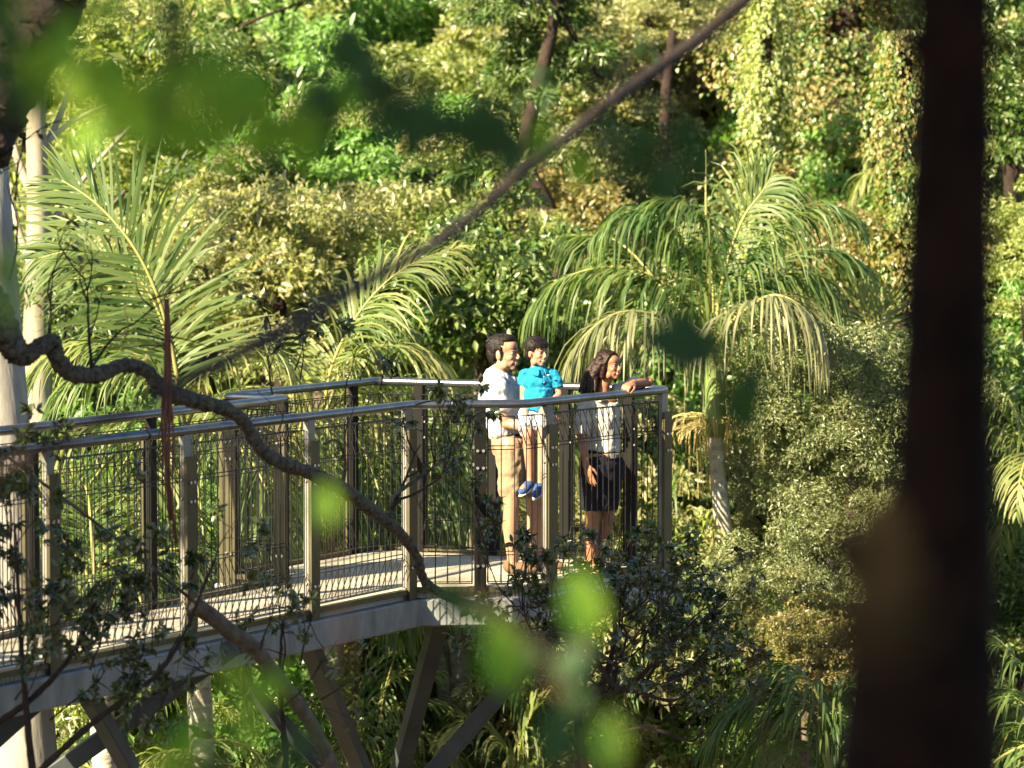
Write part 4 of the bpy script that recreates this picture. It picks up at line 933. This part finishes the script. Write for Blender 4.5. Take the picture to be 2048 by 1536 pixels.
for py in (914, 904.5):
    cc = w_(1204, py)
    for j in range(n):
        a = 2 * math.pi * j / n; V.append(cc + Rt @ np.array([math.cos(a) * .1385, math.sin(a) * .164, 0]))
b.add(V, [(j, (j + 1) % n, n + (j + 1) % n, n + j) for j in range(n)] + [tuple(range(n))[::-1], tuple(range(n, 2 * n))]); be = b.build('belt', M['belt_tan'], wom, True)
cc = w_(1204, 909); b = MB(); b.obox(cc + Rt @ np.array([.139, 0, 0]), Rt @ np.array([.004, 0, 0]), Rt @ np.array([0, .022, 0]), Rt @ np.array([0, 0, .018])); q = b.build('buckle', M['bolt'], None); q.parent = be
for ax_, dy in ((1184, -.02), (1200, .07)):
    an = w_(ax_, 1137, dy); an[2] = 0
    s = Blob(); s.ell(an + Rt @ np.array([.06, 0, .028]), (.12, .04, .028), Rt); s.build('shoe', M['belt_tan'], wom, .005, 3)

# ------------------------------------------------------------------ gnarled tree in front of the walkway, shrubs
def leaf_shape(n=4, W=.42, curl=.18):
    """pointed leaf of unit length along +X, folded at the midrib and bent down"""
    V = [(0, 0, 0)]; F = []; st = [.16, .36, .58, .8][:n]; wd = [.55, .95, .92, .55]
    for u, k in zip(st, wd):
        z = -curl * u * u
        V += [(u, -W / 2 * k, z + .07 * k), (u, 0, z), (u, W / 2 * k, z + .07 * k)]
    V.append((1, 0, -curl)); t = len(V) - 1
    F += [(0, 2, 1), (0, 3, 2)]
    for i in range(n - 1):
        a = 1 + 3 * i; b = a + 3
        F += [(a, a + 1, b + 1), (a, b + 1, b), (a + 1, a + 2, b + 2), (a + 1, b + 2, b + 1)]
    a = 1 + 3 * (n - 1); F += [(a, a + 1, t), (a + 1, a + 2, t)]
    return np.array(V), np.array(F)
LV, LF = leaf_shape(); LEAF = trimesh('leaf', LV, LF)
LV2, LF2 = leaf_shape(W=.62, curl=.25); LEAF_WIDE = trimesh('leaf_wide', LV2, LF2)
def leaf_mats(pos, ax, nor, L_):
    x = nrm(ax); y = nrm(np.cross(nor, x)); z = np.cross(x, y)
    m = Matrix.Identity(4)
    for i, c in enumerate((x, y, z)):
        for j in range(3): m[j][i] = c[j] * L_
    for j in range(3): m[j][3] = pos[j]
    return m
def put_leaves(root, items, mat, mesh=LEAF, cap=300):
    """items (pos, axis, normal, length): the largest get objects of their own, the rest one joined part"""
    items = sorted(items, key=lambda q: -q[3])
    lv, lf = (LV, LF) if mesh is LEAF else (LV2, LF2)
    for p, a, n, l in items[:cap]:
        o = link('leaf', mesh, mat, root, M=leaf_mats(p, a, n, l))
    rest = items[cap:]
    if rest:
        Vs = []; Fs = []
        for i, (p, a, n, l) in enumerate(rest):
            m = np.array(leaf_mats(p, a, n, l)); Vs.append(lv @ m[:3, :3].T + m[:3, 3]); Fs.append(lf + i * len(lv))
        o = link('foliage', trimesh('foliage', np.concatenate(Vs), np.concatenate(Fs)), mat, root); o['kind'] = 'stuff'
def twig(mb, items, p, d, ln, r, depth, leafy=1.0, up=.1, leaf=.05, kink=.35):
    """wandering twig with side shoots; leaves near the ends"""
    n = max(3, int(ln / .07)); pts = [np.array(p, float)]; d = nrm(d)
    for i in range(n):
        d = nrm(d + RNG.normal(size=3) * kink * .55 + np.array([0, 0, up * .2])); pts.append(pts[-1] + d * ln / n)
        if depth > 0 and i > 0 and RNG.random() < .62:
            sd = nrm(d + RNG.normal(size=3) * .9); twig(mb, items, pts[-1], sd, ln * RNG.uniform(.4, .65), r * .6, depth - 1, leafy, up, leaf, kink)
        if depth <= 1 and RNG.random() < leafy * (.9 if depth == 0 else .35):
            for _ in range(RNG.integers(3, 8) if leafy > .95 else RNG.integers(2, 5) if leafy > .6 else RNG.integers(1, 3)):
                ax = nrm(d * .5 + RNG.normal(size=3) * .8 + np.array([0, 0, -.35])); items.append((pts[-1], ax, nrm(RNG.normal(size=3) * .7 + np.array([0, -.2, .8])), leaf * RNG.uniform(.65, 1.35)))
    R_ = np.linspace(r, r * .35, len(pts)); mb.tube(pts, R_, 5 if r > .006 else 4, caps=False)
    if depth == 0 and leafy > 0:
        for _ in range(4 if RNG.random() < leafy else 0):
            items.append((pts[-1], nrm(d + RNG.normal(size=3) * .5), nrm(RNG.normal(size=3) * .6 + np.array([0, -.2, .8])), leaf * RNG.uniform(.7, 1.3)))
def shrub(name, label, seeds, mat='shrub', bark='bark_dark', leaf=.055, cat='shrub', base=None, limbs=None, n_leaf_parts=300):
    """seeds: (px, py, Y, dir, length, radius, depth, leafy)"""
    b0 = base if base is not None else at(seeds[0][0], seeds[0][1], seeds[0][2]); gz = ground_z(b0[0], b0[1])
    root = empty(name, (b0[0], b0[1], gz)); tag(root, label, cat)
    mb = MB(); items = []
    for (px, py, Y, d, ln, r, dep, lf) in seeds: twig(mb, items, at(px, py, Y), np.array(d, float), ln, r, dep, lf, leaf=leaf)
    mb.build('twigs', M[bark], root, True)['kind'] = 'stuff'
    for k, (pts, rads) in enumerate(limbs or []):
        m2 = MB(); S = spline(pts, 14 * len(pts)); S = S + RNG.normal(size=S.shape) * np.mean(rads) * .05; R_ = spline(np.array(rads)[:, None], len(S))[:, 0]; m2.tube(S, np.maximum(R_, .003) * (1 + .09 * np.sin(np.arange(len(S)) * .9) * np.sin(np.arange(len(S)) * .37 + 1)), 14, wob=.13); m2.build('branch', M['bark_moss' if cat == 'tree' and k != 1 else bark], root, True)
    put_leaves(root, items, M[mat], cap=n_leaf_parts)
    return root, items
# branch path: (px, py, width px, depth)
G = [(-160, 470, 80, 18.9), (-60, 560, 74, 18.9), (-5, 620, 66, 19.0), (22, 690, 66, 19.0), (48, 712, 50, 19.05), (80, 694, 42, 19.1), (104, 688, 46, 19.2), (112, 712, 42, 19.2), (140, 746, 38, 19.3), (190, 750, 37, 19.4), (250, 731, 34, 19.6), (290, 741, 34, 19.7), (332, 782, 36, 19.8),
     (385, 800, 34, 20.0), (445, 816, 34, 20.2), (490, 846, 32, 20.4), (515, 892, 32, 20.5), (560, 925, 32, 20.7), (620, 946, 32, 20.9), (680, 975, 31, 21.1), (742, 1020, 29, 21.4), (800, 1066, 27, 21.6), (832, 1112, 26, 21.8), (852, 1166, 24, 22.0), (902, 1196, 22, 22.1), (962, 1216, 19, 22.3), (1012, 1250, 15, 22.4), (1060, 1266, 12, 22.5), (1150, 1272, 10, 22.6), (1230, 1330, 8, 22.6)]
gp = [at(g[0], g[1], g[3]) for g in G]; gr = [g[2] * .42 / ppm(g[3]) * RNG.uniform(.9, 1.12) for g in G]
tb = np.array([-3.55, 18.9, ground_z(-3.55, 18.9)])
trunk_l = ([tb - [0, 0, .2], np.array([-3.5, 18.85, -3]), np.array([-3.3, 18.85, 1.0]), at(-110, 420, 18.9), at(-38, 250, 18.9), at(32, 120, 18.8), at(92, 20, 18.7), at(170, -120, 18.6)], [.24, .2, .2, .21, .20, .19, .18, .15])
def up(px, py, Y, dx, ln, r=.008, dep=2, lf=.15): return (px, py, Y, (dx, 0.1, 1), ln, r, dep, lf)
seeds = [up(98, 668, 19.1, -.1, .55), up(182, 735, 19.35, .1, .5, .011, 3, .1), up(182, 735, 19.35, .6, .5, .010, 3, .1), up(340, 780, 19.8, .0, .3), up(560, 920, 20.7, .3, .35, .007, 2, .4), up(685, 960, 21.1, .1, .35, .008, 2, .3), (785, 1020, 21.5, (.2, 0, 1), .45, .013, 3, .5), (785, 1015, 21.5, (1, 0, .6), .5, .011, 3, .9),
         (20, 560, 18.95, (.1, 0, 1), .7, .008, 2, .25), (30, 400, 18.9, (.1, 0, 1), .5, .007, 2, .3), (300, 600, 19.7, (.6, 0, .4), .35, .006, 2, .4), (330, 590, 19.8, (.9, 0, .5), .4, .005, 2, .5),
         (545, 790, 21.3, (.0, 0, 1), .4, .006, 3, .8), (690, 810, 21.6, (.1, 0, 1), .4, .006, 3, .9), (760, 780, 21.8, (.3, 0, 1), .32, .006, 3, .9), (870, 940, 21.9, (.1, 0, 1), .36, .008, 3, 1), (925, 890, 22.1, (.1, 0, .3), .22, .006, 3, 1), (600, 760, 21.4, (.2, 0, .8), .3, .005, 3, .9),
         (830, 810, 22, (.3, 0, .1), .22, .006, 2, .8), (975, 1130, 22.2, (.1, 0, 1), .42, .009, 3, 1), (1050, 1160, 22.4, (.1, 0, 1), .25, .008, 3, .9), (885, 870, 22.0, (0, 0, 1), .25, .006, 3, 1), (910, 900, 22.0, (-.4, 0, .8), .25, .006, 3, 1), (940, 900, 22.1, (.1, 0, 1), .2, .005, 3, 1), (960, 1010, 22.2, (.1, 0, .9), .22, .006, 3, 1), (990, 1060, 22.3, (.1, 0, .8), .2, .006, 3, 1), (590, 740, 21.4, (.1, 0, .5), .2, .005, 3, 1), (720, 760, 21.7, (.4, 0, .5), .2, .005, 3, 1), (780, 760, 21.8, (.2, 0, .6), .2, .005, 3, 1)]
gt, _ = shrub('gnarled_tree', 'crooked lichen-covered branch tree stretching its bent limb across in front of the walkway', seeds, base=tb, cat='tree',
              limbs=[(gp, gr), trunk_l, ([gp[0], at(-170, 440, 18.9), at(-130, 420, 18.9)], [.10, .12, .14]), ([at(783, 1058, 21.55), at(785, 1000, 21.5), at(830, 960, 21.6), at(880, 925, 21.8), at(930, 880, 22.0)], [.018, .013, .012, .009, .006]), ([at(685, 972, 21.1), at(690, 920, 21.1), at(670, 880, 21.0), at(645, 890, 21)], [.014, .010, .008, .006])])
# hanging red-brown vine and its aerial roots
vr = empty('hanging_vine', tuple(at(334, 1120, 19.75))); tag(vr, 'red-brown vine stems hanging straight down over the bent branch', 'vine')
for dx, y0, y1, r in ((0, 598, 1040, .015), (6, 610, 1090, .011), (-5, 640, 960, .009), (12, 760, 1130, .007), (3, 700, 1120, .009), (-10, 780, 930, .006)):
    m2 = MB(); m2.tube(spline([at(333 + dx * .4, y0, 19.72), at(335 + dx, (y0 * 2 + y1) / 3, 19.70), at(330 + dx * 1.3, (y0 + 2 * y1) / 3, 19.7), at(342 + dx * 1.6, y1, 19.75)], 16), np.linspace(r, r * .5, 16), 7); m2.build('stem', M['vine'], vr, True)
for a, b in (((335, 690), (230, 700)), ((336, 672), (420, 695)), ((338, 675), (362, 720)), ((333, 690), (290, 705))):
    m2 = MB(); m2.tube(spline([at(*a, 19.7), at((a[0] + b[0]) / 2, (a[1] + b[1]) / 2 - 3, 19.7), at(*b, 19.75)], 8), np.linspace(.006, .002, 8), 5); m2.build('shoot', M['vine'], vr, True)
# sawn log end and the straight thin stem that leans to it
lg = empty('sawn_log', tuple(at(440, 1240, 19.9))); tag(lg, 'short sawn branch stub with a cut face leaning below the walkway', 'log')
m2 = MB(); S = spline([at(388, 1208, 19.85), at(430, 1238, 19.9), at(470, 1272, 20.0), at(492, 1282, 20.1), at(560, 1360, 20.3), at(640, 1480, 20.5), at(700, 1640, 20.6)], 24); m2.tube(S, np.linspace(.05, .042, 24), 12, wob=.04); m2.build('stem', M['bark'], lg, True)
m2 = MB(); m2.tube([S[0] - nrm(S[1] - S[0]) * .004, S[0] + nrm(S[1] - S[0]) * .004], .043, 14); m2.build('cut_face', M['cut'], lg)
th = empty('thin_stem', tuple(at(388, 1205, 19.75))); tag(th, 'straight thin bare stem slanting down across the wire panels to the sawn stub', 'stem')
m2 = MB(); m2.tube(spline([at(-80, 838, 19.3), at(0, 902, 19.4), at(200, 1052, 19.6), at(392, 1206, 19.78)], 20), np.linspace(.007, .011, 20), 8); m2.build('stem', M['bark'], th, True)
# shrub in front of the platform end
sd = []
for (px, py, dx, dz, ln, r, dep) in [(1150, 1400, -.2, .9, .9, .014, 3), (1200, 1390, .3, 1, 1.0, .014, 3), (1260, 1370, .6, .8, .9, .013, 3), (1320, 1340, .9, .5, .6, .010, 3), (1140, 1330, -.4, 1, .6, .010, 3), (1230, 1290, .1, 1, .6, .010, 3), (1330, 1260, .6, .7, .5, .009, 3), (1210, 1225, .2, 1, .4, .008, 3), (1290, 1225, .3, 1, .4, .008, 3), (1090, 1290, -.2, 1, .45, .008, 3), (1380, 1230, .7, .6, .4, .008, 3), (1190, 1200, .1, 1, .3, .006, 3), (1300, 1390, .9, -.1, .5, .008, 2), (1360, 1320, .9, .2, .45, .008, 3), (1260, 1175, .4, .7, .3, .006, 3), (1420, 1330, .8, .4, .3, .006, 2), (1270, 1290, .3, 1, .45, .008, 3), (1420, 1380, .6, .6, .4, .007, 3), (1350, 1440, .7, .4, .4, .007, 3), (1030, 1200, .1, 1, .38, .007, 3), (1085, 1210, .0, 1, .36, .007, 3), (1150, 1200, .1, 1, .32, .007, 3), (1000, 1150, .1, 1, .3, .006, 3)]:
    for q in range(2): sd.append((px + 15 + q * RNG.uniform(-45, 45), py + 22 + q * RNG.uniform(-35, 35), 22.7 + RNG.uniform(-.35, .35), (dx + q * RNG.uniform(-.4, .4), RNG.uniform(-.3, .3), dz), ln * .85, r * (1 - .35 * q), dep, 1.0))
base_r = at(1180, 1700, 22.8)
shrub('glossy_shrub', 'dark glossy-leaved shrub growing up in front of the platform end', sd, base=base_r,
      limbs=[([base_r - [0, 0, 4.2], base_r, at(1160, 1480, 22.7), at(1150, 1400, 22.7), at(1140, 1280, 22.6), at(1110, 1180, 22.6)], [.05, .04, .03, .022, .016, .008]), ([at(1160, 1480, 22.7), at(1200, 1390, 22.7), at(1230, 1250, 22.6), at(1200, 1150, 22.5)], [.025, .02, .014, .007]),
             ([at(1190, 1400, 22.7), at(1260, 1370, 22.6), at(1330, 1300, 22.5), at(1400, 1230, 22.5)], [.018, .017, .012, .006]), ([at(1170, 1280, 22.6), at(1230, 1370, 22.55), at(1280, 1385, 22.5), at(1350, 1400, 22.5), at(1420, 1350, 22.5)], [.012, .016, .013, .010, .006]), ([at(1230, 1470, 22.7), at(1290, 1455, 22.6), at(1390, 1480, 22.5), at(1410, 1440, 22.5)], [.010, .012, .009, .005])])
# shrub at lower left
sd = []
for (px, py, dx, dz, ln, r, dep) in [(40, 1250, -.1, 1, .6, .010, 3), (90, 1330, .2, 1, .5, .010, 3), (180, 1340, .3, 1, .45, .009, 3), (260, 1360, .2, 1, .4, .009, 3), (330, 1330, .4, .8, .4, .008, 3), (20, 1080, 0, 1, .5, .008, 3), (60, 1000, .1, 1, .4, .007, 3), (120, 1180, .3, 1, .4, .007, 3), (230, 1420, .4, .3, .45, .008, 3), (100, 1440, .2, .2, .5, .009, 3), (30, 1400, .3, .4, .5, .009, 3), (380, 1160, .4, 1, .3, .006, 3), (430, 1120, .3, .8, .3, .006, 3), (300, 1220, .1, 1, .3, .006, 2), (200, 1280, .2, 1, .35, .006, 3), (280, 1480, .4, .5, .4, .007, 3)]:
    for q in range(2): sd.append((px + q * RNG.uniform(-45, 45), py + q * RNG.uniform(-35, 35), 18.9 + RNG.uniform(-.3, .5) + px / 900, (dx + q * RNG.uniform(-.4, .4), RNG.uniform(-.3, .3), dz), ln, r * (.8 - .3 * q), dep, 1.0))
bl_ = at(90, 1750, 19.0)
shrub('tangled_shrub', 'tangled dark twiggy shrub over the lower left end of the walkway beam', sd, base=bl_, leaf=.055, limbs=[([bl_ - [0, 0, 4], bl_, at(60, 1500, 19), at(40, 1250, 18.9), at(30, 1050, 18.9)], [.05, .035, .02, .014, .007]), ([at(60, 1560, 19), at(180, 1450, 19.1), at(330, 1330, 19.3), at(430, 1120, 19.5)], [.02, .018, .012, .006]), ([at(-60, 1480, 19), at(60, 1400, 19), at(150, 1300, 19.1), at(200, 1180, 19.1)], [.02, .018, .012, .007])])
sd = []
for (px, py, dx, dz, ln, r, dep) in [(560, 1360, 0, 1, .45, .008, 3), (520, 1300, .1, 1, .35, .007, 3), (600, 1330, .4, .8, .35, .007, 3), (560, 1420, .5, .3, .45, .007, 3), (480, 1380, -.3, .6, .4, .007, 3), (640, 1400, .6, .3, .35, .006, 2), (560, 1240, .1, 1, .25, .005, 3)]:
    sd.append((px, py, 20.4 + RNG.uniform(-.3, .3), (dx, RNG.uniform(-.3, .3), dz), ln, r, dep, .8))
b2 = at(590, 1760, 20.4)
shrub('slender_shrub', 'slender dark shrub in front of the edge beam beside the sawn stub', sd, base=b2, leaf=.055, limbs=[([b2 - [0, 0, 4], b2, at(570, 1500, 20.4), at(560, 1360, 20.4), at(565, 1240, 20.4)], [.04, .03, .018, .013, .006])])

# ------------------------------------------------------------------ near things, out of focus
# dark trunk close to the camera
tk = at(1900, 1700, 5.6); g = ground_z(tk[0], tk[1])
root = empty('near_trunk_tree', (tk[0], tk[1], g)); tag(root, 'dark shaded tree trunk standing close in front of everything', 'tree')
pts = [np.array([tk[0] - .03, tk[1], g - .2]), at(1838, 1560, 5.6), at(1850, 1330, 5.6), at(1880, 1100, 5.6), at(1892, 800, 5.6), at(1898, 500, 5.6), at(1906, 200, 5.6), at(1912, -100, 5.6), at(1930, -900, 5.6), at(1960, -2200, 5.6)]
S = spline(pts, 50); wr_ = np.interp(np.linspace(0, 1, 50), np.linspace(0, 1, 10), [.17, .135, .118, .088, .074, .070, .064, .06, .055, .045])
m2 = MB(); m2.tube(S, wr_, 18, wob=.03); m2.build('trunk', M['bark_shade'], root, True)
for a in ([(1885, 130), (1830, 90), (1770, 30), (1740, -40)], [(1900, 160), (1970, 80), (2020, 100), (2080, 160)]):
    m2 = MB(); m2.tube(spline([at(p[0], p[1], 5.55) for p in a], 10), np.linspace(.018, .008, 10), 8); m2.build('branch', M['bark_shade'], root, True)
c0 = at(1960, -2200, 5.6)
link('crown', CR['broad'], M['dark'], root, M=Matrix.Translation(Vector((c0[0] - .2, c0[1], c0[2] + .4))) @ Matrix.Diagonal((.75, .75, .6, 1)))
# trees over the photographer: their shade falls on the near leaves and trunk
for i, (x, y, z, s) in enumerate([(-3.0, 2.9, 5.9, .85), (-3.1, 3.5, 4.9, .75), (-6.2, -2.4, 6.6, 1.0)]):
    tree('shade_tree', 0, 0, 0, s, 'broad', 'dark', ('dense dark tree on the bank shading the near trunk', 'lower dark tree beside the one shading the near trunk', 'dark tree farther back along the bank')[i], 'trees over the bank', xy=(x, y, z), trunk_r=.12)
for i, (x, y, z, s) in enumerate([(-4.75, 18.4, 4.3, .68), (-5.7, 16.2, 3.1, .72), (-5.4, 17.4, 2.2, .6)]):
    tree('shade_tree', 0, 0, 0, s, 'broad', 'dark', ('dense dark tree left of the walkway shading the glossy shrub', 'dark tree beside the gnarled trunk shading the tangled shrub', 'low dark tree below the gnarled trunk')[i], 'trees beside the walkway', xy=(x, y, z), trunk_r=.12)
# slanting branch, softly out of focus
root = empty('slanting_branch_tree', (-1.5, 6.0, ground_z(-1.5, 6.0))); tag(root, 'brown slanting branch rising across the middle of the view, softly blurred', 'tree')
br = [(-500, 1200, 6.0), (-120, 1000, 6.0), (120, 885, 6.1), (330, 782, 6.3), (560, 665, 6.8), (740, 560, 7.4), (880, 480, 8.0), (1000, 385, 8.6), (1120, 285, 9.2), (1240, 190, 9.8), (1400, 75, 10.4), (1560, -60, 11)]
S = spline([at(*b) for b in br], 50); m2 = MB(); m2.tube(S, np.interp(np.linspace(0, 1, 50), [0, .25, .3, .5, .75, 1], [.008, .010, .018, .015, .017, .022]), 10, wob=.06); m2.build('branch', M['bark_dark'], root, True)
m2 = MB(); m2.tube(spline([np.array([-1.5, 6.0, ground_z(-1.5, 6.0) - .2]), at(-640, 1900, 6.0), at(-500, 1200, 6.0)], 12), np.linspace(.03, .009, 12), 10); m2.build('trunk', M['bark_dark'], root, True)
mb = MB(); items = []
for (px, py, Y, dx, dz, ln) in [(1000, 385, 8.6, .6, .6, .22), (950, 420, 8.4, .5, .9, .2), (1100, 300, 9.1, -.2, -.6, .2), (640, 620, 7.1, .4, .6, .14), (900, 465, 8.1, .6, -.3, .18), (1180, 240, 9.5, .5, .6, .2)]:
    twig(mb, items, at(px, py, Y), np.array([dx, 0, dz]), ln, .004, 2, .8, leaf=.035)
mb.build('twigs', M['bark_dark'], root, True)['kind'] = 'stuff'; put_leaves(root, items, M['near_shaded'], cap=120)
# leafy sprays close to the lens: (px, py, length px, direction deg in picture, depth)
def spray(label, stems, leaves, nb=0, dk='near_shaded', name='leafy_branch'):
    Y0 = stems[0][0][2]; root = empty(name, tuple(at(stems[0][0][0], stems[0][0][1], Y0))); tag(root, label, 'branch')
    for s in stems:
        m2 = MB(); m2.tube(spline([at(p[0], p[1], p[2] * 1.22) for p in s], 6 * len(s)), np.linspace(.0042, .002, 6 * len(s)), 6); m2.build('stem', M['branch_brown'], root, True)
    its = []
    for (px, py, lp, ang, Y) in leaves:
        lp *= .74; Y *= 1.22
        a = math.radians(ang); p = at(px - math.cos(a) * lp / 2, py + math.sin(a) * lp / 2, Y)
        ax = np.array([math.cos(a), RNG.uniform(-.35, .35), math.sin(a)]); no = nrm(np.array([RNG.uniform(-.5, .5), -1 + RNG.uniform(-.2, .5), RNG.uniform(.1, .8)]))
        its.append((p, ax, no, lp / ppm(Y)))
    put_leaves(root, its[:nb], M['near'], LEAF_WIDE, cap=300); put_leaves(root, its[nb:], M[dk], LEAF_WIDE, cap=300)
def auto(pts, per, lp, Y, spread=50):
    o = []
    for (x0, y0), (x1, y1) in zip(pts[:-1], pts[1:]):
        for k in range(per):
            u = (k + RNG.random()) / per; o.append((x0 + (x1 - x0) * u + RNG.normal() * spread * .5, y0 + (y1 - y0) * u + RNG.normal() * spread * .5, lp * RNG.uniform(.7, 1.25), RNG.uniform(200, 340), Y + RNG.uniform(-.3, .3)))
    return o
s1 = [(-300, -150), (-60, 20), (60, 80), (190, 150), (330, 250), (420, 200)]
spray('blurred green leafy branch hanging in from the upper left', [[(*p, 3.6) for p in s1], [(330, -120, 3.5), (350, 60, 3.5), (380, 140, 3.5), (330, 250, 3.6)]],
      auto(s1[1:], 13, 140, 3.6, 120)[::-1] + [(20, 80, 150, 250, 3.5), (110, 60, 140, 300, 3.4), (350, 30, 150, 270, 3.5), (340, 110, 130, 280, 3.5), (310, 205, 120, 210, 3.5), (190, 150, 140, 240, 3.6), (10, 540, 160, 280, 3.3), (15, 620, 120, 250, 3.3), (40, 190, 170, 230, 3.6)][::-1], nb=38)
s2 = [(330, 250), (440, 180), (540, 260), (640, 240), (720, 190), (800, 170), (860, 240), (950, 290), (1020, 300)]
spray('blurred dark twig with a chain of leaves across the upper middle', [[(*p, 4.3) for p in s2]], auto(s2[1:], 8, 125, 4.3, 80) + [(690, 70, 120, 200, 4.4), (560, 400, 110, 265, 4.6), (540, 330, 110, 280, 4.4)], nb=16)
s3 = [(1480, -60), (1420, 90), (1370, 200), (1330, 290), (1350, 380)]
spray('blurred drooping leaves hanging before the tall palm top', [[(*p, 4.4) for p in s3], [(1200, 150, 4.5), (1180, 250, 4.5), (1170, 330, 4.5)], [(1370, 200, 4.4), (1280, 190, 4.5), (1200, 150, 4.5)]], [(1160, 340, 130, 260, 4.5), (1080, 280, 140, 255, 4.4), (1220, 250, 120, 300, 4.5), (1290, 290, 130, 265, 4.4), (1340, 360, 140, 260, 4.3), (1400, 330, 130, 290, 4.5), (1250, 330, 110, 250, 4.5), (1310, 380, 120, 280, 4.5), (1370, 270, 120, 300, 4.4), (1010, 240, 100, 240, 4.5)], nb=2)
s4 = [(300, 1750), (370, 1560), (430, 1450), (480, 1380), (560, 1300)]
spray('blurred bright green leaves rising at the lower left', [[(*p, 3.4) for p in s4]], [(380, 1480, 170, 60, 3.3), (330, 1540, 150, 110, 3.3), (490, 1450, 150, 80, 3.3), (470, 1360, 140, 130, 3.5), (545, 1370, 130, 40, 3.6), (430, 1540, 140, 60, 3.4), (560, 1530, 150, 60, 3.4), (610, 1480, 120, 20, 3.5)], nb=5)
s5 = [(1180, 1800), (1160, 1560), (1120, 1400), (1080, 1300), (1000, 1230), (940, 1190)]
spray('blurred leaves rising in front of the platform shrub', [[(*p, 3.7) for p in s5], [(1120, 1400, 3.7), (1160, 1290, 3.7), (1170, 1150, 3.7)]], [(1005, 1310, 220, 100, 3.5), (1215, 1480, 190, 100, 3.5), (1165, 1210, 210, 95, 3.6), (1140, 1320, 150, 60, 3.7), (1110, 1470, 210, 80, 3.6), (940, 1215, 160, 170, 3.9), (900, 1190, 130, 190, 3.9), (1060, 1310, 130, 150, 3.8), (1150, 1385, 120, 70, 3.7)], nb=3)
s6 = [(560, 1150), (620, 1080), (650, 1010)]
spray('single blurred bright leaf tip in front of the mesh panel', [[(700, 1700, 3.6), (690, 1300, 3.6), (655, 1050, 3.6)]], [(650, 1010, 130, 85, 3.6)], nb=1)
s7 = [(1500, 1800), (1600, 1500), (1680, 1280), (1740, 1180)]
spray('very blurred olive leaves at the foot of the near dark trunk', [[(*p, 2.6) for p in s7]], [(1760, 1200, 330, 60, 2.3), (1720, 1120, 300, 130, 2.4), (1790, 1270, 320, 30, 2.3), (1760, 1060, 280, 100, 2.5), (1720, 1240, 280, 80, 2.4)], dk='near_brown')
s8 = [(1330, 800), (1370, 700), (1400, 640), (1480, 800)]
spray('blurred dark leaves before the tall palm crown', [[(1560, 1750, 4.6), (1500, 1200, 4.6), (1470, 850, 4.6), (1420, 720, 4.6), (1370, 680, 4.6)]], [(1355, 690, 230, 150, 4.2), (1390, 700, 200, 200, 4.2), (1370, 650, 170, 120, 4.3), (1485, 820, 180, 280, 4.4), (1495, 780, 170, 70, 4.5)])
